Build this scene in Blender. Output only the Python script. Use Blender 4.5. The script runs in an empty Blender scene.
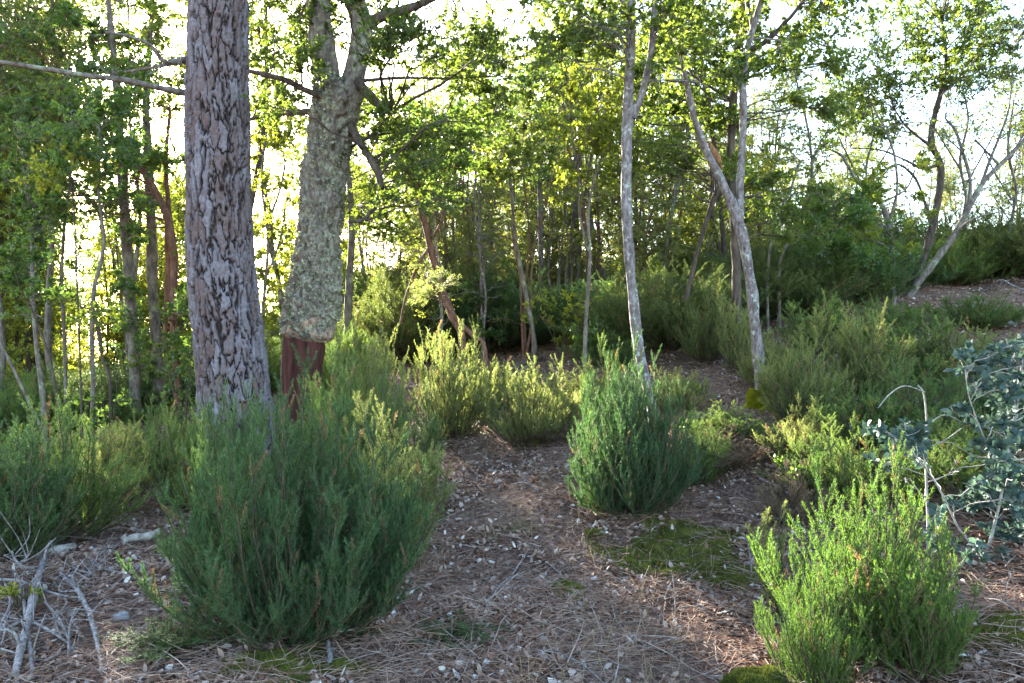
import bpy, math
import numpy as np
from mathutils import Vector

# ------------------------------------------------------------------ camera, sky, sun, exposure
F = 800.0            # focal length in pixels of the 1024 px wide photograph
EYE = 1.5
sc = bpy.context.scene
C = sc.collection
cam = bpy.data.cameras.new('camera'); camo = bpy.data.objects.new('camera', cam); C.objects.link(camo)
camo.location = (0, 0, EYE); camo.rotation_euler = (math.radians(90), 0, 0)
cam.sensor_width = 36; cam.lens = 36 * F / 1024; cam.clip_start = .05; cam.clip_end = 3000
sc.camera = camo
SUN = Vector((-0.5275, 1, 0.339)).normalized()
ELEV = math.asin(SUN.z); AZ = math.atan2(SUN.x, SUN.y)
w = bpy.data.worlds.new('World'); sc.world = w; w.use_nodes = True
nt = w.node_tree; nt.nodes.clear()
N = nt.nodes.new; Lk = nt.links.new
sky = N('ShaderNodeTexSky'); sky.sky_type = 'NISHITA'; sky.sun_disc = False
sky.sun_elevation = ELEV; sky.sun_rotation = AZ % (2 * math.pi)
sky.air_density = 1.0; sky.dust_density = 1.2; sky.ozone_density = 1.2
bg = N('ShaderNodeBackground'); bg.inputs['Strength'].default_value = 0.085
Lk(sky.outputs[0], bg.inputs['Color'])
# the sun's own disc, as seen in the sky
tc = N('ShaderNodeTexCoord'); dp = N('ShaderNodeVectorMath'); dp.operation = 'DOT_PRODUCT'
Lk(tc.outputs['Generated'], dp.inputs[0]); dp.inputs[1].default_value = tuple(SUN)
mr = N('ShaderNodeMapRange'); mr.inputs['From Min'].default_value = math.cos(math.radians(1.5)); mr.inputs['From Max'].default_value = math.cos(math.radians(0.6))
Lk(dp.outputs['Value'], mr.inputs['Value'])
bg2 = N('ShaderNodeBackground'); bg2.inputs['Color'].default_value = (1, .96, .88, 1)
mu = N('ShaderNodeMath'); mu.operation = 'MULTIPLY'; mu.inputs[1].default_value = 30
Lk(mr.outputs[0], mu.inputs[0]); Lk(mu.outputs[0], bg2.inputs['Strength'])
ad = N('ShaderNodeAddShader'); Lk(bg.outputs[0], ad.inputs[0]); Lk(bg2.outputs[0], ad.inputs[1])
wo = N('ShaderNodeOutputWorld'); Lk(ad.outputs[0], wo.inputs['Surface'])
sl = bpy.data.lights.new('sun', 'SUN'); slo = bpy.data.objects.new('sun', sl); C.objects.link(slo)
sl.energy = 5.0; sl.angle = math.radians(0.6); sl.color = (1, .93, .80)
slo.rotation_euler = SUN.to_track_quat('Z', 'Y').to_euler(); slo.location = (-20, 40, 20)
sc.view_settings.view_transform = 'Standard'; sc.view_settings.look = 'None'
sc.view_settings.gamma = 1; sc.view_settings.use_curve_mapping = False
sc.view_settings.exposure = 3.85
sc.render.engine = 'CYCLES'
sc.cycles.max_bounces = 6; sc.cycles.diffuse_bounces = 4; sc.cycles.glossy_bounces = 2
sc.cycles.transmission_bounces = 4; sc.cycles.use_denoising = True
sc.cycles.caustics_reflective = False; sc.cycles.caustics_refractive = False
sc.cycles.sample_clamp_indirect = 6

# ------------------------------------------------------------------ helpers
def nz(v):
    return v / np.maximum(np.linalg.norm(v, axis=-1, keepdims=True), 1e-9)

def at(px, py, d):
    return np.array([(px - 512) / F * d, d, EYE + (341.5 - py) / F * d])

_perm = np.random.RandomState(5).rand(64, 64, 64)
def noise3(p):
    p = np.asarray(p, float); i = np.floor(p).astype(int); f = p - i; f = f * f * (3 - 2 * f)
    r = 0
    for a in (0, 1):
        for b in (0, 1):
            for c in (0, 1):
                wgt = (f[..., 0] if a else 1 - f[..., 0]) * (f[..., 1] if b else 1 - f[..., 1]) * (f[..., 2] if c else 1 - f[..., 2])
                r = r + wgt * _perm[(i[..., 0] + a) % 64, (i[..., 1] + b) % 64, (i[..., 2] + c) % 64]
    return r * 2 - 1
def fbm(p, o=4):
    p = np.asarray(p, float); s = 0; a = 1.0
    for k in range(o):
        s = s + a * noise3(p * 2 ** k + 11.3 * k); a *= .5
    return s

def link(o, parent=None):
    C.objects.link(o)
    if parent is not None: o.parent = parent
    return o

def mesh(name, V, Fs, mat=None, parent=None, attrs=None, smooth=False, data_only=False):
    """V (n,3); Fs a list of index arrays (m,3) or (m,4)."""
    if not isinstance(Fs, list): Fs = [Fs]
    Fs = [f for f in Fs if len(f)]
    me = bpy.data.meshes.new(name)
    V = np.asarray(V, np.float32); me.vertices.add(len(V)); me.vertices.foreach_set('co', V.ravel())
    tot = np.concatenate([np.full(len(f), f.shape[1], np.int32) for f in Fs])
    idx = np.concatenate([f.ravel() for f in Fs]).astype(np.int32)
    me.loops.add(len(idx)); me.loops.foreach_set('vertex_index', idx)
    me.polygons.add(len(tot))
    me.polygons.foreach_set('loop_start', np.concatenate([[0], np.cumsum(tot)[:-1]]).astype(np.int32))
    me.polygons.foreach_set('loop_total', tot)
    if smooth: me.polygons.foreach_set('use_smooth', np.ones(len(tot), bool))
    for k, a in (attrs or {}).items():
        at_ = me.attributes.new(k, 'FLOAT', 'POINT'); at_.data.foreach_set('value', np.asarray(a, np.float32))
    me.update(calc_edges=True)
    if mat: me.materials.append(mat)
    if data_only: return me
    return link(bpy.data.objects.new(name, me), parent)

class Acc:
    def __init__(s): s.V = []; s.F = {3: [], 4: []}; s.A = []; s.n = 0
    def add(s, V, Fa, a=None):
        V = np.asarray(V).reshape(-1, 3)
        if len(V) == 0: return
        s.V.append(V); s.F[Fa.shape[1]].append(Fa + s.n); s.n += len(V)
        s.A.append(np.zeros(len(V)) if a is None else np.broadcast_to(a, (len(V),)))
    def mesh(s, name, mat, parent=None, smooth=False, data_only=False):
        fs = [np.concatenate(s.F[k]) for k in (3, 4) if s.F[k]]
        return mesh(name, np.concatenate(s.V), fs, mat, parent, {'rnd': np.concatenate(s.A)}, smooth, data_only)

def tubes(P, R, sides=4, cap=False):
    """P (n,k,3), R (n,k) -> V, quads"""
    P = np.asarray(P, float); R = np.asarray(R, float)
    if P.ndim == 2: P = P[None]; R = R[None]
    n, k, _ = P.shape
    T = np.empty_like(P); T[:, 1:-1] = P[:, 2:] - P[:, :-2]; T[:, 0] = P[:, 1] - P[:, 0]; T[:, -1] = P[:, -1] - P[:, -2]
    T = nz(T)
    D = nz(P[:, -1] - P[:, 0])
    ref = np.where(np.abs(D[:, 2:3]) > .75, np.array([[1., .13, 0]]), np.array([[.1, .05, 1.]]))
    ref = np.broadcast_to(ref[:, None, :], P.shape)
    U = nz(np.cross(ref, T)); W = np.cross(T, U)
    a = np.arange(sides) / sides * 2 * np.pi
    V = P[:, :, None] + R[:, :, None, None] * (np.cos(a)[None, None, :, None] * U[:, :, None] + np.sin(a)[None, None, :, None] * W[:, :, None])
    V = V.reshape(-1, 3)
    i, j, s = np.meshgrid(np.arange(n), np.arange(k - 1), np.arange(sides), indexing='ij')
    b = i * k * sides + j * sides; s2 = (s + 1) % sides
    Q = np.stack([b + s, b + s2, b + sides + s2, b + sides + s], -1).reshape(-1, 4)
    return V, Q

def spline(pts, rad, n):
    pts = np.asarray(pts, float); rad = np.asarray(rad, float); m = len(pts)
    if m == 2:
        t = np.linspace(0, 1, n)[:, None]
        return pts[0] * (1 - t) + pts[1] * t, np.interp(t[:, 0], [0, 1], rad)
    ext = np.vstack([2 * pts[0] - pts[1], pts, 2 * pts[-1] - pts[-2]])
    u = np.linspace(0, m - 1 - 1e-6, n); i = u.astype(int); f = (u - i)[:, None]
    p0, p1, p2, p3 = ext[i], ext[i + 1], ext[i + 2], ext[i + 3]
    P = .5 * (2 * p1 + (p2 - p0) * f + (2 * p0 - 5 * p1 + 4 * p2 - p3) * f ** 2 + (3 * p1 - p0 - 3 * p2 + p3) * f ** 3)
    return P, np.interp(u, np.arange(m), rad)

def leaf_quads(acc, P, D, L, Wd, rng, flat=.35, rnd=None, fold=.25):
    """one folded leaf (two triangles) per point"""
    n = len(P)
    D = nz(D); up = np.array([0, 0, 1.]) + rng.normal(0, flat * 2, (n, 3))
    S = nz(np.cross(D, up)); Nn = np.cross(S, D)
    L = np.broadcast_to(L, (n,))[:, None] * rng.uniform(.7, 1.25, (n, 1)); Wd = np.broadcast_to(Wd, (n,))[:, None] * rng.uniform(.75, 1.2, (n, 1))
    mid = P + D * L * .45 + Nn * Wd * fold
    V = np.stack([P, mid + S * Wd * .5, P + D * L, mid - S * Wd * .5], 1).reshape(-1, 3)
    b = np.arange(n)[:, None] * 4
    Fa = np.concatenate([b + np.array([[0, 1, 2]]), b + np.array([[0, 2, 3]])])
    r = rng.rand(n) if rnd is None else rnd
    acc.add(V, Fa, np.repeat(r, 4))

def oak_leaves(acc, P, D, L, Wd, rng, flat=.35, rnd=None, curl=.3):
    """rounder leaf, six triangles, for the plants close to the camera"""
    n = len(P); D = nz(D); up = np.array([0, 0, 1.]) + rng.normal(0, flat * 2, (n, 3))
    S = nz(np.cross(D, up)); Nn = np.cross(S, D)
    L = L * rng.uniform(.65, 1.2, (n, 1)); Wd = Wd * rng.uniform(.7, 1.2, (n, 1))
    cu = rng.uniform(-curl, curl, (n, 1))
    def q(t, s, h): return P + D * L * t + S * Wd * s + Nn * (Wd * h + cu * L * t * t)
    V = np.stack([q(0, 0, 0), q(.25, .42, .12), q(.62, .45, .15), q(1, 0, 0), q(.62, -.45, .15), q(.25, -.42, .12), q(.45, 0, 0)], 1).reshape(-1, 3)
    b = np.arange(n)[:, None] * 7
    Fa = np.concatenate([b + np.array([[i, (i + 1) % 6, 6]]) for i in range(6)])
    r = rng.rand(n) if rnd is None else rnd
    acc.add(V, Fa, np.repeat(r, 7))

def needles(acc, P, D, L, Wd, rng, rnd):
    n = len(P); D = nz(D); S = nz(np.cross(D, rng.normal(0, 1, (n, 3))))
    L = L * rng.uniform(.7, 1.2, (n, 1))
    V = np.stack([P + S * Wd * .5, P - S * Wd * .5, P + D * L], 1).reshape(-1, 3)
    acc.add(V, np.arange(n * 3).reshape(-1, 3), np.repeat(rnd, 3))

def rdir(rng, n, zb=0.0):
    v = rng.normal(0, 1, (n, 3)); v[:, 2] += zb
    return nz(v)

# ------------------------------------------------------------------ terrain
_ctrl = [(0,683,3.5),(512,683,3.5),(1024,683,3.35),(100,540,5.6),(-200,520,6),(250,500,7),(480,470,7.6),(420,520,6),(680,540,5.4),(640,510,5.8),
 (850,500,5.5),(1000,560,4.4),(1000,400,7.5),(655,440,7.2),(760,410,7.7),(700,345,11),(520,372,11),(880,330,10),(1000,290,13),
 (1024,255,17),(900,282,15),(780,300,14),(600,330,15),(450,345,16),(350,380,15),(200,405,13),(50,430,12),(0,430,18),(150,402,20),
 (300,372,24),(500,325,24),(700,292,22),(900,242,21),(1100,215,21),(1300,330,8)]
_cp = [at(*c) for c in _ctrl]
_cx = [(c[0], c[1], c[2]) for c in _cp] + [(0,0,-.02),(-4,0,0),(4,0,.1),(0,-10,-.3),(-15,-8,-.8),(15,-8,.9),(-30,10,-1.8),(30,10,4.5),
 (-14,34,-2.2),(-30,40,-5),(0,36,1.2),(14,34,3.6),(30,34,4.2),(0,60,-3),(30,60,-1),(-40,70,-10),(0,120,-13),(60,120,-13),(-60,120,-16),(-70,0,-7),(70,0,5),(0,-60,-5)]
_cx = np.array(_cx)
_cc = 1.2
_K = np.sqrt(((_cx[:, None, :2] - _cx[None, :, :2]) ** 2).sum(-1) + _cc ** 2)
_m = len(_cx); _A = np.zeros((_m + 1, _m + 1)); _A[:_m, :_m] = _K; _A[:_m, _m] = 1; _A[_m, :_m] = 1
_sol = np.linalg.solve(_A, np.append(_cx[:, 2], 0))
def ground_z(x, y):
    x = np.atleast_1d(np.asarray(x, float)); y = np.atleast_1d(np.asarray(y, float)); sh = x.shape
    xf = x.ravel(); yf = y.ravel(); r = np.hypot(xf, yf); k = np.where(r > 110, 110 / np.maximum(r, 1e-6), 1)
    xs, ys = xf * k, yf * k
    z = np.full(len(xf), _sol[_m])
    for i in range(_m): z += _sol[i] * np.sqrt((xs - _cx[i, 0]) ** 2 + (ys - _cx[i, 1]) ** 2 + _cc ** 2)
    z += .05 * fbm(np.stack([xf * .9, yf * .9, xf * 0], -1), 2) + .034 * fbm(np.stack([xf * 3.6, yf * 3.6, xf * 0 + 3], -1), 4)
    return z.reshape(sh)
def gz(x, y): return float(ground_z([x], [y])[0])

# ------------------------------------------------------------------ materials
def newmat(name):
    m = bpy.data.materials.new(name); m.use_nodes = True; m.node_tree.nodes.clear()
    return m, m.node_tree.nodes.new, m.node_tree.links.new
def ramp(N, cols, pos=None, interp='LINEAR'):
    r = N('ShaderNodeValToRGB'); e = r.color_ramp.elements; r.color_ramp.interpolation = interp
    while len(e) < len(cols): e.new(.5)
    for i, c in enumerate(cols):
        e[i].position = pos[i] if pos else i / (len(cols) - 1); e[i].color = (*c, 1)
    return r
def leafmat(name, cols, trans=.45, tboost=(2.2, 2.3, 1.0), rough=.5, spec=.35, objvar=.35):
    m, N, L = newmat(name)
    a = N('ShaderNodeAttribute'); a.attribute_name = 'rnd'
    oi = N('ShaderNodeObjectInfo')
    mx = N('ShaderNodeMath'); mx.operation = 'MULTIPLY'; mx.inputs[1].default_value = objvar; L(oi.outputs['Random'], mx.inputs[0])
    m2 = N('ShaderNodeMath'); m2.operation = 'MULTIPLY'; m2.inputs[1].default_value = 1 - objvar; L(a.outputs['Fac'], m2.inputs[0])
    s = N('ShaderNodeMath'); s.operation = 'ADD'; L(mx.outputs[0], s.inputs[0]); L(m2.outputs[0], s.inputs[1])
    r = ramp(N, cols); L(s.outputs[0], r.inputs[0])
    gt = N('ShaderNodeMath'); gt.operation = 'GREATER_THAN'; gt.inputs[1].default_value = 1.5; L(a.outputs['Fac'], gt.inputs[0])
    dd = N('ShaderNodeMix'); dd.data_type = 'RGBA'; L(gt.outputs[0], dd.inputs['Factor']); L(r.outputs[0], dd.inputs['A']); dd.inputs['B'].default_value = (.22, .14, .085, 1)
    class R_: outputs = [dd.outputs['Result']]
    r = R_
    p = N('ShaderNodeBsdfPrincipled'); L(r.outputs[0], p.inputs['Base Color']); p.inputs['Roughness'].default_value = rough
    p.inputs['Specular IOR Level'].default_value = spec
    o = N('ShaderNodeOutputMaterial')
    if trans > 0:
        t = N('ShaderNodeBsdfTranslucent'); mc = N('ShaderNodeVectorMath'); mc.operation = 'MULTIPLY'; mc.inputs[1].default_value = tboost
        L(r.outputs[0], mc.inputs[0]); L(mc.outputs[0], t.inputs['Color'])
        mi = N('ShaderNodeMixShader'); mi.inputs[0].default_value = trans
        L(p.outputs[0], mi.inputs[1]); L(t.outputs[0], mi.inputs[2]); L(mi.outputs[0], o.inputs['Surface'])
    else: L(p.outputs[0], o.inputs['Surface'])
    return m
def barkmat(name, cols, scale=20, stretch=.25, bump=.6, pos=None, rough=.9, spots=None, spot_scale=6, spot_cut=.55, dist=.01):
    m, N, L = newmat(name)
    tc = N('ShaderNodeTexCoord'); mp = N('ShaderNodeMapping'); mp.inputs['Scale'].default_value = (1, 1, stretch); L(tc.outputs['Object'], mp.inputs[0])
    n = N('ShaderNodeTexNoise'); n.inputs['Scale'].default_value = scale; n.inputs['Detail'].default_value = 6; n.inputs['Roughness'].default_value = .65; L(mp.outputs[0], n.inputs[0])
    r = ramp(N, cols, pos or [.3 + .4 * i / (len(cols) - 1) for i in range(len(cols))]); L(n.outputs[0], r.inputs[0])
    col = r.outputs[0]
    if spots:
        n2 = N('ShaderNodeTexNoise'); n2.inputs['Scale'].default_value = spot_scale; n2.inputs['Detail'].default_value = 5; n2.inputs['Roughness'].default_value = .7; L(tc.outputs['Object'], n2.inputs[0])
        mr = N('ShaderNodeMapRange'); mr.inputs['From Min'].default_value = spot_cut; mr.inputs['From Max'].default_value = spot_cut + .06; L(n2.outputs[0], mr.inputs[0])
        mi = N('ShaderNodeMix'); mi.data_type = 'RGBA'; L(mr.outputs[0], mi.inputs['Factor']); L(col, mi.inputs['A']); mi.inputs['B'].default_value = (*spots, 1); col = mi.outputs['Result']
    p = N('ShaderNodeBsdfPrincipled'); L(col, p.inputs['Base Color']); p.inputs['Roughness'].default_value = rough; p.inputs['Specular IOR Level'].default_value = .2
    b = N('ShaderNodeBump'); b.inputs['Strength'].default_value = bump; b.inputs['Distance'].default_value = dist; L(n.outputs[0], b.inputs['Height']); L(b.outputs[0], p.inputs['Normal'])
    o = N('ShaderNodeOutputMaterial'); L(p.outputs[0], o.inputs['Surface'])
    return m

M = {}
M['heath_dark'] = leafmat('heath_dark', [(.035,.070,.034),(.065,.12,.050),(.17,.24,.09)], .3, (1.7,1.9,.9), .6, .25)  # last tone lightened to stand in for lit shoot tips
M['heath_fresh'] = leafmat('heath_fresh', [(.05,.105,.030),(.08,.155,.036),(.15,.23,.05)], .35, (1.7,1.7,.9), .6, .25)
M['heath_mid'] = leafmat('heath_mid', [(.06,.11,.040),(.11,.175,.052),(.22,.29,.085)], .35, (1.7,1.7,.9), .6, .25)
M['heath_pale_lit'] = leafmat('heath_pale_lit', [(.11,.155,.06),(.19,.235,.085),(.36,.37,.15)], .48, (1.6,1.5,.9), .6, .25)  # pale growth, with the sunlight on it put into the colour
M['heath_olive'] = leafmat('heath_olive', [(.065,.10,.042),(.11,.15,.055),(.19,.22,.08)], .35, (1.8,1.7,.9), .6, .2)
M['heath_dead'] = leafmat('heath_dead', [(.09,.065,.042),(.17,.12,.08),(.27,.21,.15)], .2, (1.2,1.1,.9), .8, .1)
M['leaf_oak'] = leafmat('leaf_oak', [(.040,.062,.022),(.065,.095,.028),(.115,.145,.042)], .45, (3.4,3.2,1.1), .4, .4)
M['leaf_yellow'] = leafmat('leaf_yellow', [(.075,.10,.025),(.14,.17,.035),(.25,.26,.055)], .5, (2.7,2.5,.9), .45, .35)
M['leaf_arbutus'] = leafmat('leaf_arbutus', [(.035,.064,.024),(.06,.10,.034),(.105,.15,.05)], .45, (3.0,3.1,1.1), .35, .5)
M['leaf_blue'] = leafmat('leaf_blue', [(.04,.066,.05),(.07,.11,.098),(.13,.175,.165)], .25, (1.5,1.7,1.1), .6, .3)
M['litter'] = leafmat('litter', [(.09,.045,.03),(.19,.105,.07),(.30,.20,.15),(.36,.27,.215),(.48,.41,.35),(.70,.66,.60)], .08, (1,1,.9), .75, .2, 0)
M['pine_litter'] = leafmat('pine_litter', [(.16,.08,.05),(.32,.19,.13),(.46,.35,.27)], 0, rough=.7, spec=.2, objvar=0)
M['drygrass'] = leafmat('drygrass', [(.16,.12,.07),(.28,.22,.13),(.40,.33,.22)], .25, (1.2,1.1,.9), .7, .2, 0)
M['moss'] = leafmat('moss', [(.055,.068,.016),(.105,.12,.026),(.21,.22,.05)], .25, (1.5,1.5,.8), .8, .1, .1)
M['moss_bright'] = leafmat('moss_bright', [(.16,.17,.01),(.28,.27,.015),(.38,.35,.03)], .25, (1.4,1.4,.8), .8, .1, .1)
M['lichen'] = leafmat('lichen', [(.12,.14,.085),(.24,.26,.17),(.42,.43,.31)], .15, (1.2,1.2,1), .85, .1, 0)
M['pine_needle'] = leafmat('pine_needle', [(.03,.065,.02),(.055,.10,.03)], .2, (1.6,1.6,.9), .5, .3)
M['bark_thin'] = barkmat('bark_thin', [(.055,.040,.036),(.16,.13,.122),(.31,.275,.265)], 34, .45, 1.0, spots=(.36,.37,.33), spot_scale=16, spot_cut=.56)
M['bark_grey'] = barkmat('bark_grey', [(.055,.042,.034),(.14,.115,.095),(.25,.22,.185)], 24, .35, 1, spots=(.24,.26,.18), spot_scale=5, spot_cut=.56)
M['bark_dark'] = barkmat('bark_dark', [(.035,.026,.02),(.08,.06,.048),(.14,.11,.085)], 22, .3, .8)
M['bark_red'] = barkmat('bark_red', [(.06,.03,.02),(.15,.075,.05),(.24,.14,.10)], 22, .3, .8)
M['bark_white'] = barkmat('bark_white', [(.15,.13,.11),(.30,.28,.25),(.48,.45,.41)], 40, .5, .4)
M['twig'] = barkmat('twig', [(.06,.045,.035),(.13,.10,.08),(.2,.16,.13)], 30, .5, .3)
M['deadwood'] = barkmat('deadwood', [(.07,.055,.05),(.20,.175,.165),(.40,.37,.35)], 40, .5, 1, dist=.006)
M['deadlog'] = barkmat('deadlog', [(.14,.11,.09),(.34,.30,.25),(.56,.52,.46)], 16, .8, 1.0, dist=.015)
M['stem_brown'] = barkmat('stem_brown', [(.035,.028,.018),(.075,.06,.035),(.13,.10,.065)], 50, .5, .3)
M['twig_litter'] = barkmat('twig_litter', [(.11,.08,.065),(.27,.21,.175),(.48,.41,.36)], 9, 1, .2)
M['stone'] = barkmat('stone', [(.14,.14,.14),(.28,.28,.28),(.42,.43,.42)], 14, 1, .8, spots=(.34,.40,.33), spot_scale=9)
M['corkoak_bark'] = barkmat('corkoak_bark', [(.05,.038,.03),(.17,.14,.115),(.30,.27,.23)], 24, .45, 1.0, spots=(.29,.29,.20), spot_scale=14, spot_cut=.53, dist=.02)
M['cork_edge'] = barkmat('cork_edge', [(.12,.07,.045),(.30,.20,.14),(.44,.33,.25)], 30, .6, 1.0, dist=.015)
M['stripped'] = barkmat('stripped', [(.022,.010,.009),(.075,.026,.022),(.14,.055,.042)], 14, .16, .8, dist=.01)

# ground
m, N_, L_ = newmat('forest_floor')
tc = N_('ShaderNodeTexCoord')
n1 = N_('ShaderNodeTexNoise'); n1.inputs['Scale'].default_value = 28; n1.inputs['Detail'].default_value = 9; n1.inputs['Roughness'].default_value = .72; L_(tc.outputs['Object'], n1.inputs[0])
n2 = N_('ShaderNodeTexNoise'); n2.inputs['Scale'].default_value = 1.1; n2.inputs['Detail'].default_value = 4; L_(tc.outputs['Object'], n2.inputs[0])
r1 = ramp(N_, [(.035,.020,.015),(.12,.073,.053),(.26,.17,.135),(.42,.32,.275)], [.3,.46,.6,.75]); L_(n1.outputs[0], r1.inputs[0])
r2 = ramp(N_, [(.05,.065,.022),(.10,.11,.035)], [.4,.6]); L_(n1.outputs[0], r2.inputs[0])
mr_ = N_('ShaderNodeMapRange'); mr_.inputs['From Min'].default_value = .60; mr_.inputs['From Max'].default_value = .70; L_(n2.outputs[0], mr_.inputs[0])
mi = N_('ShaderNodeMix'); mi.data_type = 'RGBA'; L_(mr_.outputs[0], mi.inputs['Factor']); L_(r1.outputs[0], mi.inputs['A']); L_(r2.outputs[0], mi.inputs['B'])
p = N_('ShaderNodeBsdfPrincipled'); L_(mi.outputs['Result'], p.inputs['Base Color']); p.inputs['Roughness'].default_value = .95; p.inputs['Specular IOR Level'].default_value = .1
b = N_('ShaderNodeBump'); b.inputs['Strength'].default_value = 1; b.inputs['Distance'].default_value = .03; L_(n1.outputs[0], b.inputs['Height']); L_(b.outputs[0], p.inputs['Normal'])
o = N_('ShaderNodeOutputMaterial'); L_(p.outputs[0], o.inputs['Surface'])
M['ground'] = m

gx = np.sinh(np.linspace(-1, 1, 420) * 6.3) / np.sinh(6.3) * 420
gx = np.sign(gx) * (np.abs(gx)) + np.linspace(-1, 1, 420) * 9
ty = np.linspace(0, 1, 460); gy = -14 + 26 * ty + (ty ** 7) * 500
gy = np.concatenate([[-400, -150, -60, -30], gy])
X, Y = np.meshgrid(gx, gy, indexing='xy'); Z = ground_z(X, Y)
nx_, ny_ = len(gx), len(gy)
ii, jj = np.meshgrid(np.arange(nx_ - 1), np.arange(ny_ - 1)); b0 = (jj * nx_ + ii).ravel()
g = mesh('ground', np.stack([X, Y, Z], -1).reshape(-1, 3), np.stack([b0, b0 + 1, b0 + nx_ + 1, b0 + nx_], -1), M['ground'], smooth=True)
g['kind'] = 'structure'

# ------------------------------------------------------------------ things
def tag(o, label=None, cat=None, group=None, kind=None):
    if label: o['label'] = label
    if cat: o['category'] = cat
    if group: o['group'] = group
    if kind: o['kind'] = kind
    return o
def empty(name, loc, label, cat, group=None):
    e = link(bpy.data.objects.new(name, None)); e.location = [float(v) for v in loc]; e.empty_display_size = .2
    return tag(e, label, cat, group)
def copy_tree(o, parent=None):
    c = o.copy(); C.objects.link(c)
    if parent is not None: c.parent = parent
    for ch in list(o.children): copy_tree(ch, c)
    return c

# --- generic tree grower: stems + crown centres -> (wood Acc, crown Acc)
def crown(rng, nodes, noder, cents, rads, ntw, nlf, L, Wd, wood, leaves, style='leaf', droop=0.0, limb_r=.5, thin=1):
    cents = np.asarray(cents, float); nA = len(cents); rads = np.broadcast_to(rads, (nA,))
    if nA == 0: return
    d = cents[:, None] - nodes[None]
    cost = np.linalg.norm(d, axis=-1) + np.maximum(0, -(d[..., 2]) + .1) * 1.5
    k = cost.argmin(1); A = nodes[k]; ra = noder[k]
    ln = np.linalg.norm(cents - A, axis=1)
    t = np.linspace(0, 1, 7)[None, :, None]
    mid = (A + cents) / 2 + rng.normal(0, .12, (nA, 3)) * ln[:, None]; mid[:, 2] += (.1 * ln - droop * ln)
    P = A[:, None] * (1 - t) ** 2 + 2 * mid[:, None] * t * (1 - t) + cents[:, None] * t ** 2
    P[:, 1:-1] += rng.normal(0, .025, (nA, 5, 3)) * ln[:, None, None]
    R0 = np.minimum(ra * limb_r, .004 + .008 * ln)[:, None] * (.4 + .6 * thin)
    R = R0 + (.004 - R0) * t[:, :, 0]
    V, Q = tubes(P, np.maximum(R, .003 * thin), 5); wood.add(V, Q)
    # twigs
    n = nA * ntw; ai = np.repeat(np.arange(nA), ntw)
    s = rng.uniform(.5, 1, n) * 5.99; si = s.astype(int); f = (s - si)[:, None]
    S = P[ai, si] * (1 - f) + P[ai, np.minimum(si + 1, 6)] * f
    u = rdir(rng, n, .1) * (rads[ai] * rng.uniform(.35, 1.15, n))[:, None]; u[:, 2] *= .75
    E = cents[ai] + u
    tt = np.linspace(0, 1, 5)[None, :, None]
    mid = (S + E) / 2 + rng.normal(0, .1, (n, 3)) * rads[ai][:, None]
    T = S[:, None] * (1 - tt) ** 2 + 2 * mid[:, None] * tt * (1 - tt) + E[:, None] * tt ** 2
    V, Q = tubes(T, np.linspace(.0042, .0018, 5)[None].repeat(n, 0) * (.3 + .7 * thin), 3); wood.add(V, Q)
    # leaves
    m = n * nlf; ti = np.repeat(np.arange(n), nlf)
    s = (rng.uniform(0, 1, m) ** .7 * .8 + .2) * 3.999; si = s.astype(int); f = (s - si)[:, None]
    LP = T[ti, si] * (1 - f) + T[ti, si + 1] * f
    TD = nz(T[ti, si + 1] - T[ti, si])
    base = np.clip(rng.rand(nA)[ai][ti] * .55 + rng.rand(m) * .45, 0, 1)
    if style == 'leaf':
        leaf_quads(leaves, LP, TD * .7 + rdir(rng, m), L, Wd, rng, .4, base)
    elif style == 'near':
        oak_leaves(leaves, LP, TD * .7 + rdir(rng, m), L, Wd, rng, .4, base)
    else:
        LP = LP + rdir(rng, m) * .02
        leaf_quads(leaves, LP, TD * 1.3 + rdir(rng, m) * .75, L, Wd, rng, .6, base, 0)

def trunk_tube(wood, pts, rads, n=40, sides=12, rough=.06, seed=0, freq=9):
    P, R = spline(pts, rads, n)
    V, Q = tubes(P, R, sides)
    c = np.repeat(P, sides, 0); rr = np.repeat(R, sides)[:, None]
    nn = fbm(V * np.array([freq, freq, freq * .35]) + seed * 7.7, 3)[:, None]
    V = c + (V - c) * (1 + rough * nn)
    wood.add(V, Q)
    return P, R

rngT = np.random.RandomState(11)
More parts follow.
